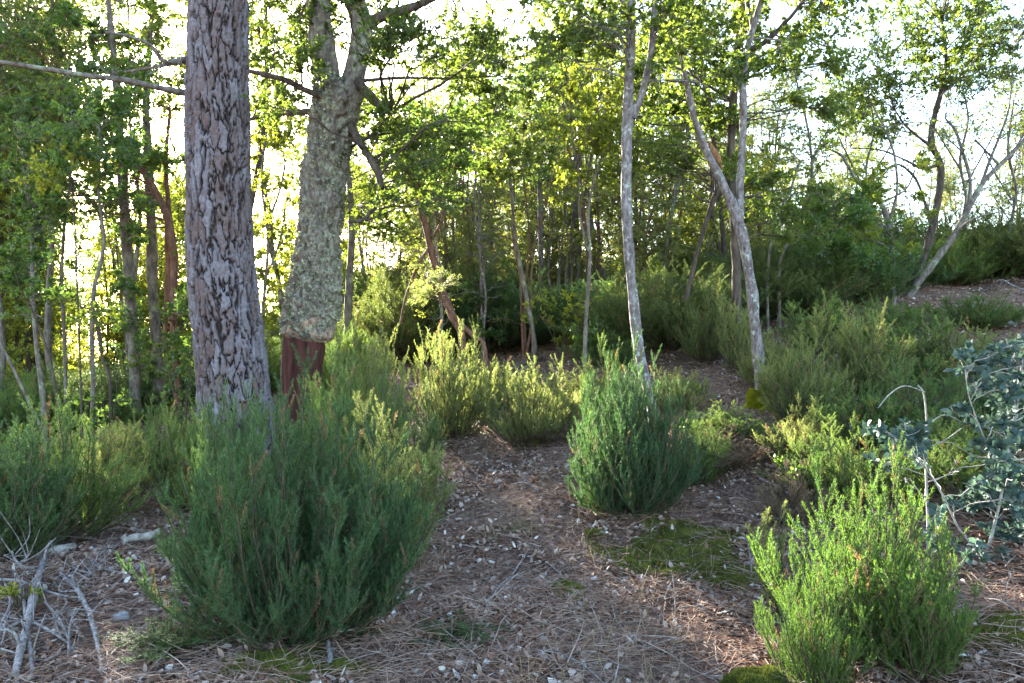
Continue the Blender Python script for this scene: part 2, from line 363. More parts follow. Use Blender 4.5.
# ---- generic background tree prototypes (local coordinates, base at the origin)
def proto_tree(seed, H, nst, lean, r0, ncent, rad, crown_lo, spread, leaf, bark, leafm, style='leaf', nlf=14, ntw=8, low=4):
    rng = np.random.RandomState(seed)
    wood, lv = Acc(), Acc(); nodes = []; nr = []
    for s in range(nst):
        a = rng.rand() * 6.28; ln = lean * rng.uniform(.4, 1.3)
        dx, dy = math.cos(a) * ln, math.sin(a) * ln
        k = 7; pts = []
        for i in range(k):
            t = i / (k - 1); wv = .09 * H * .35
            pts.append((dx * t ** 1.3 * H + rng.normal(0, wv * .35) * (t > 0) + .05 * s, dy * t ** 1.3 * H + rng.normal(0, wv * .35) * (t > 0), -.25 + (H * rng.uniform(.9, 1.05) + .25) * t))
        rs = [r0 * (1.25 if i == 0 else 1) * (1 - .78 * i / (k - 1)) for i in range(k)]
        P, R = trunk_tube(wood, pts, rs, 26, 8, .1, seed + s)
        nodes.append(P[4:]); nr.append(R[4:])
    nodes = np.concatenate(nodes); nr = np.concatenate(nr)
    q = rng.randint(0, len(nodes), ncent * 3); h = nodes[q, 2]
    sel = q[h > crown_lo * H][:ncent]; 
    off = rdir(rng, len(sel), .25) * (rng.uniform(.25, 1, len(sel)) ** .7 * spread)[:, None]; off[:, 2] *= .6
    cents = nodes[sel] + off
    if low:
        sel = q[(h > .15 * H) & (h < .55 * H)][:low]
        off = rdir(rng, len(sel), .2) * (rng.uniform(.3, .9, len(sel)) * spread)[:, None]; off[:, 2] = abs(off[:, 2]) * .4
        cents = np.vstack([cents, nodes[sel] + off])
    crown(rng, nodes, nr, cents, rng.uniform(.65, 1.2, len(cents)) * rad, ntw, nlf, leaf[0], leaf[1], wood, lv, style)
    return wood.mesh('trunk', M[bark], data_only=True, smooth=True), lv.mesh('crown', M[leafm], data_only=True)

PROTO = {}
for i in range(3):
    PROTO[f'oak{i}'] = proto_tree(100 + i, 6.5, 1 + i % 2, .10, .055, 95, .42, .25, 1.35, (.06, .034), ['bark_grey', 'bark_dark', 'bark_grey'][i], ['leaf_oak', 'leaf_yellow', 'leaf_oak'][i], nlf=18, ntw=9, low=14)
for i in range(2):
    PROTO[f'arb{i}'] = proto_tree(200 + i, 5.2, 3, .16, .036, 70, .36, .2, .95, (.075, .03), ['bark_red', 'bark_dark'][i], ['leaf_arbutus', 'leaf_yellow'][i], nlf=17, ntw=9, low=12)
for i in range(3):
    PROTO[f'hea{i}'] = proto_tree(300 + i, 4.6, 3, .17, .026, 90, .34, .25, .85, (.042, .007), ['bark_dark', 'bark_grey', 'bark_red'][i], ['heath_olive', 'heath_mid', 'heath_pale_lit'][i], style='fine', nlf=70, ntw=10, low=16)
for i in range(2):
    PROTO[f'tall{i}'] = proto_tree(500 + i, 9.0, 1, .07, .06, 90, .42, .5, 1.5, (.055, .031), ['bark_grey', 'bark_dark'][i], ['leaf_oak', 'leaf_yellow'][i], nlf=17, ntw=9, low=0)
    PROTO[f'pole{i}'] = proto_tree(600 + i, 6.5, 3, .16, .035, 34, .40, .55, 1.1, (.055, .03), ['bark_grey', 'bark_red'][i], ['leaf_yellow', 'leaf_oak'][i], nlf=12, ntw=8, low=3)
    PROTO[f'lacy{i}'] = proto_tree(700 + i, 9.5, 2, .07, .045, 150, .40, .40, 1.5, (.045, .010), ['bark_grey', 'bark_dark'][i], ['heath_olive', 'heath_mid'][i], style='fine', nlf=46, ntw=9, low=0)
    PROTO[f'bare{i}'] = proto_tree(400 + i, 5.0, 2, .16, .035, 22, .40, .45, 1.0, (.05, .025), ['bark_grey', 'bark_thin'][i], ['leaf_yellow', 'leaf_oak'][i], nlf=4, ntw=8, low=8)

def bg_tree(kind, px, d, scale, rot, name, label, group, cat='tree', dz=0):
    x = (px - 512) / F * d; z = gz(x, d)
    t, c = PROTO[kind]
    e = empty(name, (x, d, z + dz), label, cat, group); e.rotation_euler = (0, 0, rot); e.scale = (scale,) * 3
    link(bpy.data.objects.new('trunk', t), e); link(bpy.data.objects.new('crown', c), e)
    return e

# ------------------------------------------------------------------ pine
def voro(u, v, nu, seed):
    """u periodic with nu cells, v cell units; returns F2-F1 and the cell id"""
    rs = np.random.RandomState(seed); JU = rs.rand(nu, 400); JV = rs.rand(nu, 400); ID = rs.rand(nu, 400)
    iu = np.floor(u).astype(int); iv = np.floor(v).astype(int)
    f1 = np.full(u.shape, 9.); f2 = np.full(u.shape, 9.); idd = np.zeros(u.shape)
    for a in (-1, 0, 1):
        for b_ in (-1, 0, 1):
            cu = iu + a; cv = iv + b_; m0 = cu % nu; m1 = cv % 400
            d = np.hypot(cu + .1 + .8 * JU[m0, m1] - u, cv + .1 + .8 * JV[m0, m1] - v)
            c = d < f1
            f2 = np.where(c, f1, np.minimum(f2, d)); idd = np.where(c, ID[m0, m1], idd); f1 = np.where(c, d, f1)
    return f2 - f1, idd

def pine():
    D = 7.5
    pp = [(240,520,46),(238,440,39),(234,395,34.5),(229,340,33.5),(222,280,32.5),(219,200,31),(218,120,30.5),(218,50,29),(219,0,28),(221,-120,26),(223,-300,20),(226,-480,11),(228,-620,4)]
    P3 = [at(a, b_, D) for a, b_, r in pp]; R3 = [r / F * D for a, b_, r in pp]
    base = np.array([P3[0][0], D, gz(P3[0][0], D)])
    e = empty('pine_tree', base, 'thick straight pine trunk with purple-grey plated bark, the widest trunk left of the cork oak', 'tree')
    P, R = spline(P3[:9], R3[:9], 760); S = 250
    V, Q = tubes(P, R, S)
    th = np.tile(np.arange(S) / S, 760); zz = np.repeat(P[:, 2], S)
    ang = th * 2 * np.pi
    cyl = np.stack([np.cos(ang) * 2, np.sin(ang) * 2, zz * 1.6], -1)
    wu = th * 17 + .5 * fbm(cyl * 1.5, 3) + .28 * fbm(cyl * 6, 3); wv = zz * 3.3 + .9 * fbm(cyl * 1.3 + 40, 3) + .2 * fbm(cyl * 8 + 9, 2)
    e1, id1 = voro(wu % 17, wv + 20, 17, 3)
    lowf = np.stack([cyl[:, 0] * .8, cyl[:, 1] * .8, cyl[:, 2] * .9], -1)
    fur = ((th * 12 + .75 * fbm(lowf + 60, 3) + .12 * fbm(cyl * 8, 2)) % 1); fur = np.minimum(fur, 1 - fur) * 2
    e1 = np.minimum(e1, fur * (1.0 + .9 * fbm(cyl * 2 + 31, 2)).clip(.35, 3) + .02)
    e2, id2 = voro((th * 40 + .6 * fbm(cyl * 3 + 7, 2)) % 40, zz * 22 + .4 * fbm(cyl * 5, 2) + 20, 40, 8)
    plate = np.clip(e1 / (.20 + .10 * fbm(cyl * 3 + 5, 2)).clip(.08), 0, 1) ** .6
    h = plate * (.036 + .016 * id1) + plate * (np.clip(e2 / .3, 0, 1) * .004 + .004 * id2) + .0035 * fbm(cyl * 22, 3)
    c = np.repeat(P, S, 0); V = c + (V - c) + nz(V - c) * (h - .045)[:, None]
    me = mesh('trunk', V - base, Q, None, e, {'plate': plate, 'pid': id1 * .6 + id2 * .4}, True)
    mm, N, L = newmat('pine_bark')
    a1 = N('ShaderNodeAttribute'); a1.attribute_name = 'plate'; a2 = N('ShaderNodeAttribute'); a2.attribute_name = 'pid'
    tc = N('ShaderNodeTexCoord'); n = N('ShaderNodeTexNoise'); n.inputs['Scale'].default_value = 55; n.inputs['Detail'].default_value = 6; n.inputs['Roughness'].default_value = .7
    mp = N('ShaderNodeMapping'); mp.inputs['Scale'].default_value = (1, 1, .5); L(tc.outputs['Object'], mp.inputs[0]); L(mp.outputs[0], n.inputs[0])
    s = N('ShaderNodeMath'); s.operation = 'MULTIPLY_ADD'; L(a2.outputs['Fac'], s.inputs[0]); s.inputs[1].default_value = .55
    hlf = N('ShaderNodeMath'); hlf.operation = 'MULTIPLY_ADD'; L(n.outputs[0], hlf.inputs[0]); hlf.inputs[1].default_value = 1.0; hlf.inputs[2].default_value = -.25; L(hlf.outputs[0], s.inputs[2])
    r = ramp(N, [(.07,.042,.036),(.12,.082,.076),(.15,.128,.138),(.235,.212,.232)], [.12,.35,.6,.88]); L(s.outputs[0], r.inputs[0])
    cr = N('ShaderNodeMapRange'); cr.inputs['From Min'].default_value = .38; cr.inputs['From Max'].default_value = .92; L(a1.outputs['Fac'], cr.inputs[0])
    mi = N('ShaderNodeMix'); mi.data_type = 'RGBA'; L(cr.outputs[0], mi.inputs['Factor']); mi.inputs['A'].default_value = (.026,.017,.015,1); L(r.outputs[0], mi.inputs['B'])
    p = N('ShaderNodeBsdfPrincipled'); L(mi.outputs['Result'], p.inputs['Base Color']); p.inputs['Roughness'].default_value = .9; p.inputs['Specular IOR Level'].default_value = .2
    b = N('ShaderNodeBump'); b.inputs['Strength'].default_value = .8; b.inputs['Distance'].default_value = .006; L(n.outputs[0], b.inputs['Height']); L(b.outputs[0], p.inputs['Normal'])
    o = N('ShaderNodeOutputMaterial'); L(p.outputs[0], o.inputs['Surface']); me.data.materials.append(mm)
    # upper stem, whorls of limbs and needle crown above the frame
    rng = np.random.RandomState(77); up, lv = Acc(), Acc()
    PU, RU = spline(P3[8:], R3[8:], 40); V, Q = tubes(PU, RU, 20); up.add(V - base, Q)
    up.mesh('upper_trunk', M['bark_red'], e, True)
    hi = PU[8:]; cents = hi[rng.randint(0, len(hi), 46)] + rdir(rng, 46, .1) * rng.uniform(.6, 2.3, (46, 1)) * np.array([1, 1, .35])
    limb = Acc()
    crown(rng, PU, RU, cents - 0, .45, 12, 60, .09, .004, limb, lv, 'fine')
    for A in (limb, lv): A.V = [v - base for v in A.V]
    limb.mesh('limb', M['bark_red'], e, True); lv.mesh('crown', M['pine_needle'], e)
    # low dead limbs that reach left across the sky
    for pts in ([(196,95,7.5,4),(160,88,7.3,3.2),(125,80,7.1,3),(90,76,7.0,2.6),(40,68,6.8,2.6),(0,62,6.7,2.2),(-60,52,6.6,1.5)],
                [(196,58,7.5,4),(182,60,7.4,3.2),(165,62,7.3,2.6),(150,45,7.2,2),(128,36,7.1,1.6),(105,32,7,1)],
                [(196,60,7.5,3),(170,64,7.6,2.2),(150,68,7.7,1.8),(125,72,7.8,1.2)]):
        a = Acc(); trunk_tube(a, [at(q[0], q[1], q[2]) for q in pts], [q[3] / F * 7.3 for q in pts], 40, 7, .15)
        for j in range(14):
            q = rng.randint(8, 38); P0 = a.V[0][q * 7]; E = P0 + rdir(rng, 1, -.2)[0] * rng.uniform(.1, .35)
            V, Q = tubes(np.stack([P0, (P0 + E) / 2 + rng.normal(0, .02, 3), E]), [.005, .0035, .0015], 4); a.add(V, Q)
        a.V = [v - base for v in a.V]; a.mesh('dead_limb', M['bark_grey'], e, True)
pine()

# ------------------------------------------------------------------ cork oak
def local(A, base):
    A.V = [v - base for v in A.V]; return A

def cork_oak():
    D = 8.6
    base = at(302, 440, D); base[2] = gz(base[0], D)
    e = empty('cork_oak', base, 'lichen-covered cork oak with its lower trunk stripped to dark red wood', 'tree')
    k = 1 / F * D
    # stripped foot
    a = Acc(); P, R = spline([at(x, y, D) for x, y, r in [(300,480,20),(300,420,18),(301,385,18),(304,350,20),(307,325,21)]], [r * k for r in (21,18,17.5,19.5,21)], 70)
    V, Q = tubes(P, R, 60); c = np.repeat(P, 60, 0); V = c + (V - c) * (1 + .10 * fbm(V * np.array([9, 9, 1.6]), 3) + .03 * fbm(V * np.array([30, 30, 4]), 3))[:, None]
    a.add(V - base, Q); a.mesh('stripped_wood', M['stripped'], e, True)
    # cork bark
    main = [(308,341,18),(308.5,336,24),(310,325,24.5),(314,300,24),(317,270,22.5),(319,230,20.5),(322,190,19.5),(328,150,19.5),(334,118,21),(338,92,22),(339,80,19)]
    a = Acc(); nseg = 300; S = 110
    P, R = spline([at(x, y, D) for x, y, r in main], [r * k for _, _, r in main], nseg)
    V, Q = tubes(P, R, S); c = np.repeat(P, S, 0)
    f = 1 - np.abs(fbm(V * np.array([15, 15, 6]) + 3, 4)) * .9
    f2 = fbm(V * np.array([34, 34, 20]), 3)
    edge = np.repeat(np.clip((P[:, 2] - P[0, 2]) / .12, .25, 1), S)
    V = V + nz(V - c) * ((f - .6) * .085 * edge + f2 * .016 + .03 * fbm(V * np.array([5, 5, 3]) + 17, 2) * edge)[:, None]
    a.add(V - base, Q); bark = a.mesh('trunk', M['corkoak_bark'], e, True)
    # cut rim of cork, bare ochre where the lichen is missing
    a = Acc(); P2, R2 = spline([at(x, y, D) for x, y, r in [(308,341,0),(308.8,334,0),(311,322,0),(314,308,0)]], [r * k for r in (19,25.2,25.4,24.2)], 24)
    V, Q = tubes(P2, R2, 90); c = np.repeat(P2, 90, 0); n_ = fbm(V * 14, 4); hgt = np.repeat(np.linspace(0, 1, 24), 90)
    V = V + nz(V - c) * (n_ * .018 - .10 * np.clip(hgt - .55 - .5 * fbm(V * 6 + 9, 2), 0, 1))[:, None]
    a.add(V - base, Q); a.mesh('cork_rim', M['cork_edge'], e, True)
    # limbs
    limbs = [[(333,120,16,0),(328,90,16,0),(324,60,15,-.05),(320,30,14,-.1),(317,0,14,-.15),(312,-50,12,-.2),(300,-130,8,-.3),(290,-200,4,-.3)],
             [(342,120,15,0),(350,92,15,-.05),(357,65,14,-.1),(362,38,13,-.1),(358,12,12,-.1),(350,-20,11,-.1),(352,-90,8,0),(370,-160,4,.1)],
             [(354,75,9,-.1),(366,92,8.5,-.2),(378,104,7.5,-.25),(392,112,6.5,-.3)],
             [(350,125,8,-.05),(360,142,6.5,-.2),(371,160,5.5,-.3),(379,176,5,-.35),(380,192,4.2,-.4),(374,208,3.4,-.45),(362,220,2.6,-.5),(348,222,1.8,-.5)],
             [(360,35,10,-.1),(372,22,9,-.15),(388,14,8,-.2),(410,8,6.5,-.2),(440,-5,5,-.2),(490,-30,3,-.2)],
             [(336,105,8,-.1),(322,96,6.5,-.2),(305,90,5.4,-.25),(285,80,4.5,-.3),(262,74,3.8,-.3),(240,68,3,-.2),(200,50,2,0)],
             [(334,118,7,0),(315,112,5.5,.1),(290,113,4.5,.2),(262,116,3.5,.3),(235,125,2.5,.4)],
             [(352,82,5,-.05),(370,80,3,-.1),(400,78,2.2,-.15),(450,78,1.6,-.2),(500,76,1.0,-.3)]]
    allP = []; allR = []
    for l in limbs:
        a = Acc(); P, R = trunk_tube(a, [at(x, y, D + dd) for x, y, r, dd in l], [r * k * (.82 if l[0][2] > 12 else .62) for _, _, r, _ in l], 60, 16, .2, 3, 11)
        local(a, base).mesh('limb', M['corkoak_bark'] if l[0][2] > 12 else M['bark_dark'], e, True); allP.append(P[8:]); allR.append(R[8:])
    nodes = np.concatenate(allP); nr = np.concatenate(allR)
    rng = np.random.RandomState(31)
    cs = []
    for (x0, x1, y0, y1, n) in [(255,420,-60,50,40),(360,500,20,150,44),(250,310,10,120,18),(345,470,110,215,22),(340,400,190,240,4),(200,340,-160,-40,16),(320,520,-160,-40,22),(480,560,-40,110,14)]:
        for _ in range(n): cs.append(at(rng.uniform(x0, x1), rng.uniform(y0, y1), D + rng.normal(.2, .75)))
    tw, lv = Acc(), Acc()
    crown(rng, nodes, nr, cs, rng.uniform(.22, .42, len(cs)), 10, 22, .05, .028, tw, lv)
    local(tw, base).mesh('twigs', M['bark_dark'], e, True); local(lv, base).mesh('crown', M['leaf_oak'], e)
    # lichen flakes on the trunk
    co = np.empty(len(bark.data.vertices) * 3, np.float32); bark.data.vertices.foreach_get('co', co); co = co.reshape(-1, 3)
    nn = np.empty(len(co) * 3, np.float32); bark.data.vertices.foreach_get('normal', nn); nn = nn.reshape(-1, 3)
    pr = fbm((co + base) * 5.0 + 2, 3); zrel = co[:, 2]
    cand = np.where((pr + rng.normal(0, .35, len(co)) > .10 - .25 * (zrel < 2.1)) & (zrel > 1.42 + .18 * fbm((co + base) * 7, 2)))[0]; q = rng.choice(cand, 6500)
    lc = Acc(); d_ = nz(nn[q] * .5 + rdir(rng, len(q), -.3)); oak_leaves(lc, co[q] - nn[q] * .003, d_, .030, .024, rng, .9, None, .9)
    lc.mesh('lichen', M['lichen'], e)
cork_oak()

# ------------------------------------------------------------------ slender trees in front and named trees behind
def px_tree(name, label, stems, bark, leafm=None, regions=(), leaf=(.055, .031), rads=(.2, .38), ntw=10, nlf=20, style='leaf', seed=1, rough=.2, sides=12, cat='tree', group=None, dj=.5, rscale=.58, thin=.8, twign='twigs'):
    rng = np.random.RandomState(seed)
    x0, y0, r0, d0 = stems[0][0]
    base = at(x0, y0, d0); base[2] = gz(base[0], base[1])
    e = empty(name, base, label, cat, group)
    allP = []; allR = []
    for i, st in enumerate(stems):
        a = Acc(); pts = [at(q[0], q[1], q[3]) for q in st]; rs = [q[2] / F * q[3] * rscale for q in st]
        if i == 0 or abs(st[0][0] - x0) < 14 and st[0][1] > y0 - 40:
            p0 = pts[0].copy(); p0[2] = min(p0[2], gz(p0[0], p0[1])) - .12; pts = [p0] + pts; rs = [rs[0] * 1.25] + rs
        P, R = trunk_tube(a, pts, rs, 60, sides, rough, seed + i, 14)
        local(a, base).mesh('trunk' if i == 0 else 'limb', M[bark], e, True); allP.append(P); allR.append(R)
    nodes = np.concatenate([p[10:] for p in allP]); nr = np.concatenate([r[10:] for r in allR])
    cs = []
    for (a0, a1, b0_, b1, n) in regions:
        for _ in range(n): cs.append(at(rng.uniform(a0, a1), rng.uniform(b0_, b1), d0 + rng.normal(0, dj)))
    if cs:
        tw, lv = Acc(), Acc()
        crown(rng, nodes, nr, cs, rng.uniform(rads[0], rads[1], len(cs)), ntw, nlf, leaf[0], leaf[1], tw, lv, style, thin=thin)
        local(tw, base).mesh(twign, M[bark], e, True)
        if leafm and nlf > 0: local(lv, base).mesh('crown', M[leafm], e)
    return e, base

A = 7.2
px_tree('slender_tree', 'slim pale-barked tree rising from the dark green heath bush, its trunk forking high up',
  [[(657,445,11,A),(652,405,9.5,A),(641,360,9,A),(633,300,9,A),(628,240,9,A),(626,180,9.5,A),(628,110,9.5,A),(631,50,8,A),(631,0,7,A),(633,-60,6,A),(630,-160,3,A)],
   [(632,118,8,A),(640,98,6.5,A),(648,70,6,A),(653,35,6,A),(655,0,5.5,A),(660,-60,4.5,A),(672,-140,2.5,A)],
   [(640,82,2,A),(665,80,1.6,A+.1),(700,82,1,A+.2)]],
  'bark_thin', 'leaf_oak', [(500,700,-90,20,34),(540,620,20,70,12),(650,700,10,60,8),(560,760,-220,-90,20)], seed=41)
B = 7.7
e, bb = px_tree('forked_tree', 'slim pale tree with a mossy yellow foot that forks into two leaning stems',
  [[(761,412,11,B),(759,370,9.5,B),(755,320,9.5,B),(748,265,9,B),(736,215,9,B),(722,182,8,B),(707,152,7,B),(695,120,5.5,B),(686,80,4.5,B),(677,35,3.8,B),(668,-20,3,B),(655,-120,1.5,B)],
   [(739,225,7.5,B),(740,185,6.5,B+.05),(743,130,6,B+.1),(743,85,6,B+.1),(747,50,5.5,B+.1),(757,15,5,B+.1),(768,-30,4.5,B+.1),(775,-120,2.5,B+.1)],
   [(744,62,4.5,B+.1),(752,30,4,B+.1),(747,0,3.6,B+.1),(740,-60,2.5,B+.1)]],
  'bark_thin', 'leaf_oak', [(660,800,-60,40,26),(700,790,40,90,6),(640,820,-200,-70,20)], seed=42)
# mossy foot
def fuzz(name, center_fn, n, mat, parent=None, L=.018, W=.004, seed=3, base=None, label=None):
    rng = np.random.RandomState(seed); P, Nn = center_fn(rng, n); a = Acc()
    if base is not None: P = P - base
    needles(a, P, Nn + rdir(rng, n) * .8, L, W, rng, rng.rand(n)); return a.mesh(name, M[mat], parent)
def foot(rng, n):
    t = rng.rand(n); ang = rng.rand(n) * 6.28
    z0 = gz(bb[0], bb[1]); r = .09 + .06 * (1 - t) + .02 * fbm(np.stack([np.cos(ang) * 2, np.sin(ang) * 2, t * 3], -1), 2)
    Nn = np.stack([np.cos(ang), np.sin(ang), .2 + 0 * t], -1)
    P = np.stack([bb[0] + np.cos(ang) * r, bb[1] + np.sin(ang) * r, z0 + t * .19], -1); return P, Nn
a_, Q_ = tubes(np.array([[0, 0, -.05], [0, 0, .04], [0, 0, .10], [0, 0, .15], [0, 0, .2]]), [.19, .15, .10, .07, .05], 24)
a_[:, :2] *= (1 + .45 * fbm(a_ * 11 + 3, 3)[:, None]); mf = mesh('moss', a_, Q_, M['moss_bright'], e, {'rnd': np.full(len(a_), .4)}, True)
fuzz('moss', foot, 12000, 'moss_bright', mf, .022, .006, 5, bb)

E_ = 9.6
px_tree('dark_tree', 'dark trunk standing just behind the pale forked tree, with an orange-brown broken branch stub',
  [[(737,330,8,E_),(736,260,8,E_),(733,200,8.5,E_),(730,160,8,E_),(733,110,7,E_),(736,60,6.5,E_),(742,10,5,E_),(748,-70,3,E_)],
   [(734,72,6,E_),(748,52,5,E_-.2),(765,42,4.5,E_-.3),(782,26,4,E_-.4),(800,5,3,E_-.5),(830,-40,2,E_-.5)],
   [(731,165,6,E_),(718,190,5,E_),(705,225,4,E_),(694,265,4,E_),(686,300,4,E_)],
   [(732,100,3,E_),(712,88,2.6,E_),(690,74,2.2,E_),(672,66,1.5,E_)]],
  'bark_dark', 'leaf_oak', [(740,860,-40,80,40),(640,740,30,170,34),(770,850,80,120,4),(740,850,180,240,12),(640,900,-160,-40,26),(600,690,40,170,14)], seed=43, leaf=(.06,.034), rads=(.2,.38))
# broken orange stub
s_, q_ = tubes(np.array([at(722,168,E_-.12), at(716,158,E_-.16), at(712,148,E_-.2), at(709,141,E_-.22)]), [.035, .045, .035, .01], 12)
px_e = [o for o in bpy.data.objects if o.name == 'dark_tree'][0]
s_ = s_ + .02 * fbm(s_ * 20, 2)[:, None] - np.array(px_e.location)
mo = barkmat('torn_wood', [(.12,.05,.03),(.28,.14,.07),(.42,.25,.14)], 40, .3, .8)
so = mesh('broken_stub', s_, q_, mo, px_e, None, True)

px_tree('backlit_tree', 'dark twisted tree on the crest at the right, its crown against the white sky',
  [[(915,285,6.5,13),(922,262,6.5,13),(931,235,6,13),(937,205,5.5,13),(941,175,5.5,13),(938,158,5.2,13),(931,143,5,13),(934,118,4.5,13),(941,92,4,13),(946,60,3,13),(942,20,2.2,13)],
   [(936,150,3,13),(920,138,2.2,13),(905,125,1.8,13),(895,110,1.2,13)],
   [(939,165,3,13),(922,168,2.4,12.9),(905,160,1.8,12.8),(880,150,1.4,12.7),(850,148,1,12.6)],
   [(932,230,3.2,13),(924,200,2.6,13.1),(915,178,2.2,13.2),(900,165,1.6,13.2),(888,168,1.2,13.3)],
   [(944,90,3,13),(960,78,2.4,13),(975,60,2,13),(985,40,1.4,13)]],
  'bark_dark', 'leaf_oak', [(870,1000,0,90,64),(830,900,70,135,20),(960,1024,10,80,16),(880,990,-80,0,24)], seed=44, rads=(.25,.5), leaf=(.06,.03))
px_tree('leaning_tree', 'pale bare tree leaning right across the sky beside the backlit tree',
  [[(905,305,6,12.5),(918,283,6,12.5),(940,255,5.5,12.5),(956,232,5,12.5),(970,205,4.5,12.5),(985,180,4,12.5),(1005,160,3.6,12.5),(1040,125,3,12.5),(1090,90,2,12.5)],
   [(968,212,3.5,12.5),(970,180,3,12.5),(962,150,2.6,12.6),(955,130,2.2,12.7),(945,118,1.5,12.7)],
   [(980,188,3,12.5),(990,160,2.6,12.4),(1000,135,2.2,12.3),(1008,112,1.6,12.3),(1012,85,1,12.3)],
   [(1000,166,2.5,12.5),(985,150,2,12.4),(975,140,1.6,12.3)],
   [(955,235,2.6,12.5),(968,222,2.2,12.3),(985,215,1.8,12.2),(1000,212,1.2,12.1)]],
  'bark_grey', 'leaf_oak', [(950,1024,60,160,26),(1000,1080,0,60,14),(860,960,90,150,6)], seed=45, nlf=4, ntw=9, rads=(.2,.45))
px_tree('curved_shrub_tree', 'small tree with a low S-curved branch and yellow tips against the sky',
  [[(893,290,4.5,12),(892,250,4.2,12),(886,215,4,12),(874,195,3.8,12),(858,182,3.4,12),(848,166,3,12),(842,156,2.4,12),(832,150,1.6,12)],
   [(888,225,3,12),(897,190,2.4,12),(893,150,2,12.1),(880,120,1.4,12.2),(870,100,.9,12.2)],
   [(880,203,2,12),(905,190,1.6,12),(915,170,1.2,12)]],
  'bark_grey', 'leaf_yellow', [(860,905,165,200,10),(850,935,195,250,12),(900,940,150,175,3)], seed=46, rads=(.15,.3), leaf=(.05,.03))
px_tree('red_barked_tree', 'reddish-brown leaning trunk with crooked arms, behind the pale heath bushes',
  [[(462,340,6,10.5),(452,315,6,10.5),(441,285,6,10.5),(434,262,6,10.5),(427,232,5.5,10.5),(420,205,5.2,10.5),(416,185,4.5,10.5),(408,172,3.4,10.5),(398,165,2.4,10.5),(388,150,1.5,10.5)],
   [(418,190,4,10.5),(422,172,3.4,10.5),(426,158,2.6,10.5),(440,130,1.6,10.6),(452,100,1,10.6)],
   [(431,240,3,10.5),(440,225,2.8,10.5),(443,212,2.5,10.5),(440,200,2.2,10.5),(441,186,1.8,10.5),(447,160,1.2,10.5)],
   [(431,245,3,10.5),(420,262,2.8,10.4),(412,280,2.4,10.4),(405,300,2,10.4),(400,325,1.8,10.4)]],
  'bark_red', 'leaf_arbutus', [(380,470,110,180,24),(440,500,80,150,14),(440,470,160,200,3)], seed=47, leaf=(.065,.026))
px_tree('leaning_stump', 'short reddish stem leaning left with a pale heath sprig, beneath the crooked red-barked tree',
  [[(485,350,3.4,9.8),(472,335,4,9.8),(455,318,4.4,9.8),(445,302,4,9.8),(435,288,3.4,9.8),(424,276,2.4,9.8)]],
  'bark_red', 'heath_pale_lit', [(420,452,262,300,12)], seed=48, style='fine', leaf=(.03,.006), nlf=50, rads=(.1,.2))
px_tree('greenish_tree', 'thin greenish stem between the two pale forked trees and the stone heap',
  [[(585,360,3.6,9.5),(586,325,3.4,9.5),(588,290,3.2,9.5),(590,255,3,9.5),(588,215,2.6,9.5),(594,180,2.2,9.5),(604,150,1.6,9.5)],
   [(588,250,2.2,9.5),(580,215,1.8,9.6),(578,170,1.4,9.6),(570,120,1,9.7)]],
  'bark_grey', 'leaf_yellow', [(550,620,70,150,20),(560,620,150,200,5)], seed=49)
px_tree('slim_grey_tree', 'straight thin grey stem behind the heath, right of the crooked red-barked tree',
  [[(534,340,4,11.5),(528,305,4,11.5),(520,265,3.6,11.5),(514,230,3.2,11.5),(512,195,2.6,11.5),(505,150,2,11.5),(500,110,1.4,11.5)]],
  'bark_grey', 'leaf_oak', [(470,560,100,170,22)], seed=50)
px_tree('pale_far_tree', 'thin pale trunk with a bushy fork in the centre of the far thicket',
  [[(541,330,4.5,15),(541,260,4.5,15),(540,200,4.2,15),(541,160,4,15),(543,125,3.6,15),(536,100,2.4,15),(528,75,1.6,15)],
   [(543,128,3,15),(552,105,2.2,15),(562,85,1.4,15)]],
  'bark_grey', 'leaf_arbutus', [(510,600,60,120,26),(500,580,110,190,10)], seed=51, leaf=(.07,.035), rads=(.25,.45))
px_tree('straight_grey_tree', 'straight grey trunk just right of the cork oak, standing in shade',
  [[(347,350,7,13),(348,310,6.6,13),(350,270,6.2,13),(352,230,5.6,13),(350,190,5,13),(346,150,4,13),(344,80,2.5,13)]],
  'bark_grey', 'leaf_oak', [(280,400,60,160,24),(330,420,150,200,8)], seed=52)
# left cluster
px_tree('leafy_grey_tree', 'grey leafy trunk left of the pine, leftmost of the clump of three',
  [[(136,410,9,11),(133,340,9,11),(129,280,9,11),(125,220,8.5,11),(121,160,8,11),(118,100,7,11),(112,40,5,11),(105,-40,3,11)]],
  'bark_grey', 'leaf_arbutus', [(100,150,190,260,12),(110,160,300,420,12),(60,160,0,120,24),(115,150,260,300,4)], seed=53, leaf=(.05,.03), rads=(.15,.3), rough=.2)
px_tree('rough_barked_tree', 'grey-brown trunk left of the pine, middle of the clump of three',
  [[(160,412,9,11.4),(157,350,9,11.4),(153,290,8.5,11.4),(151,230,8.5,11.4),(149,170,8,11.4),(146,110,6,11.4),(150,40,4,11.4),(155,-30,2.5,11.4)]],
  'bark_grey', 'leaf_oak', [(130,190,-20,110,20),(140,180,330,420,10),(145,190,180,260,5),(60,190,-40,60,24)], seed=54, rough=.2)
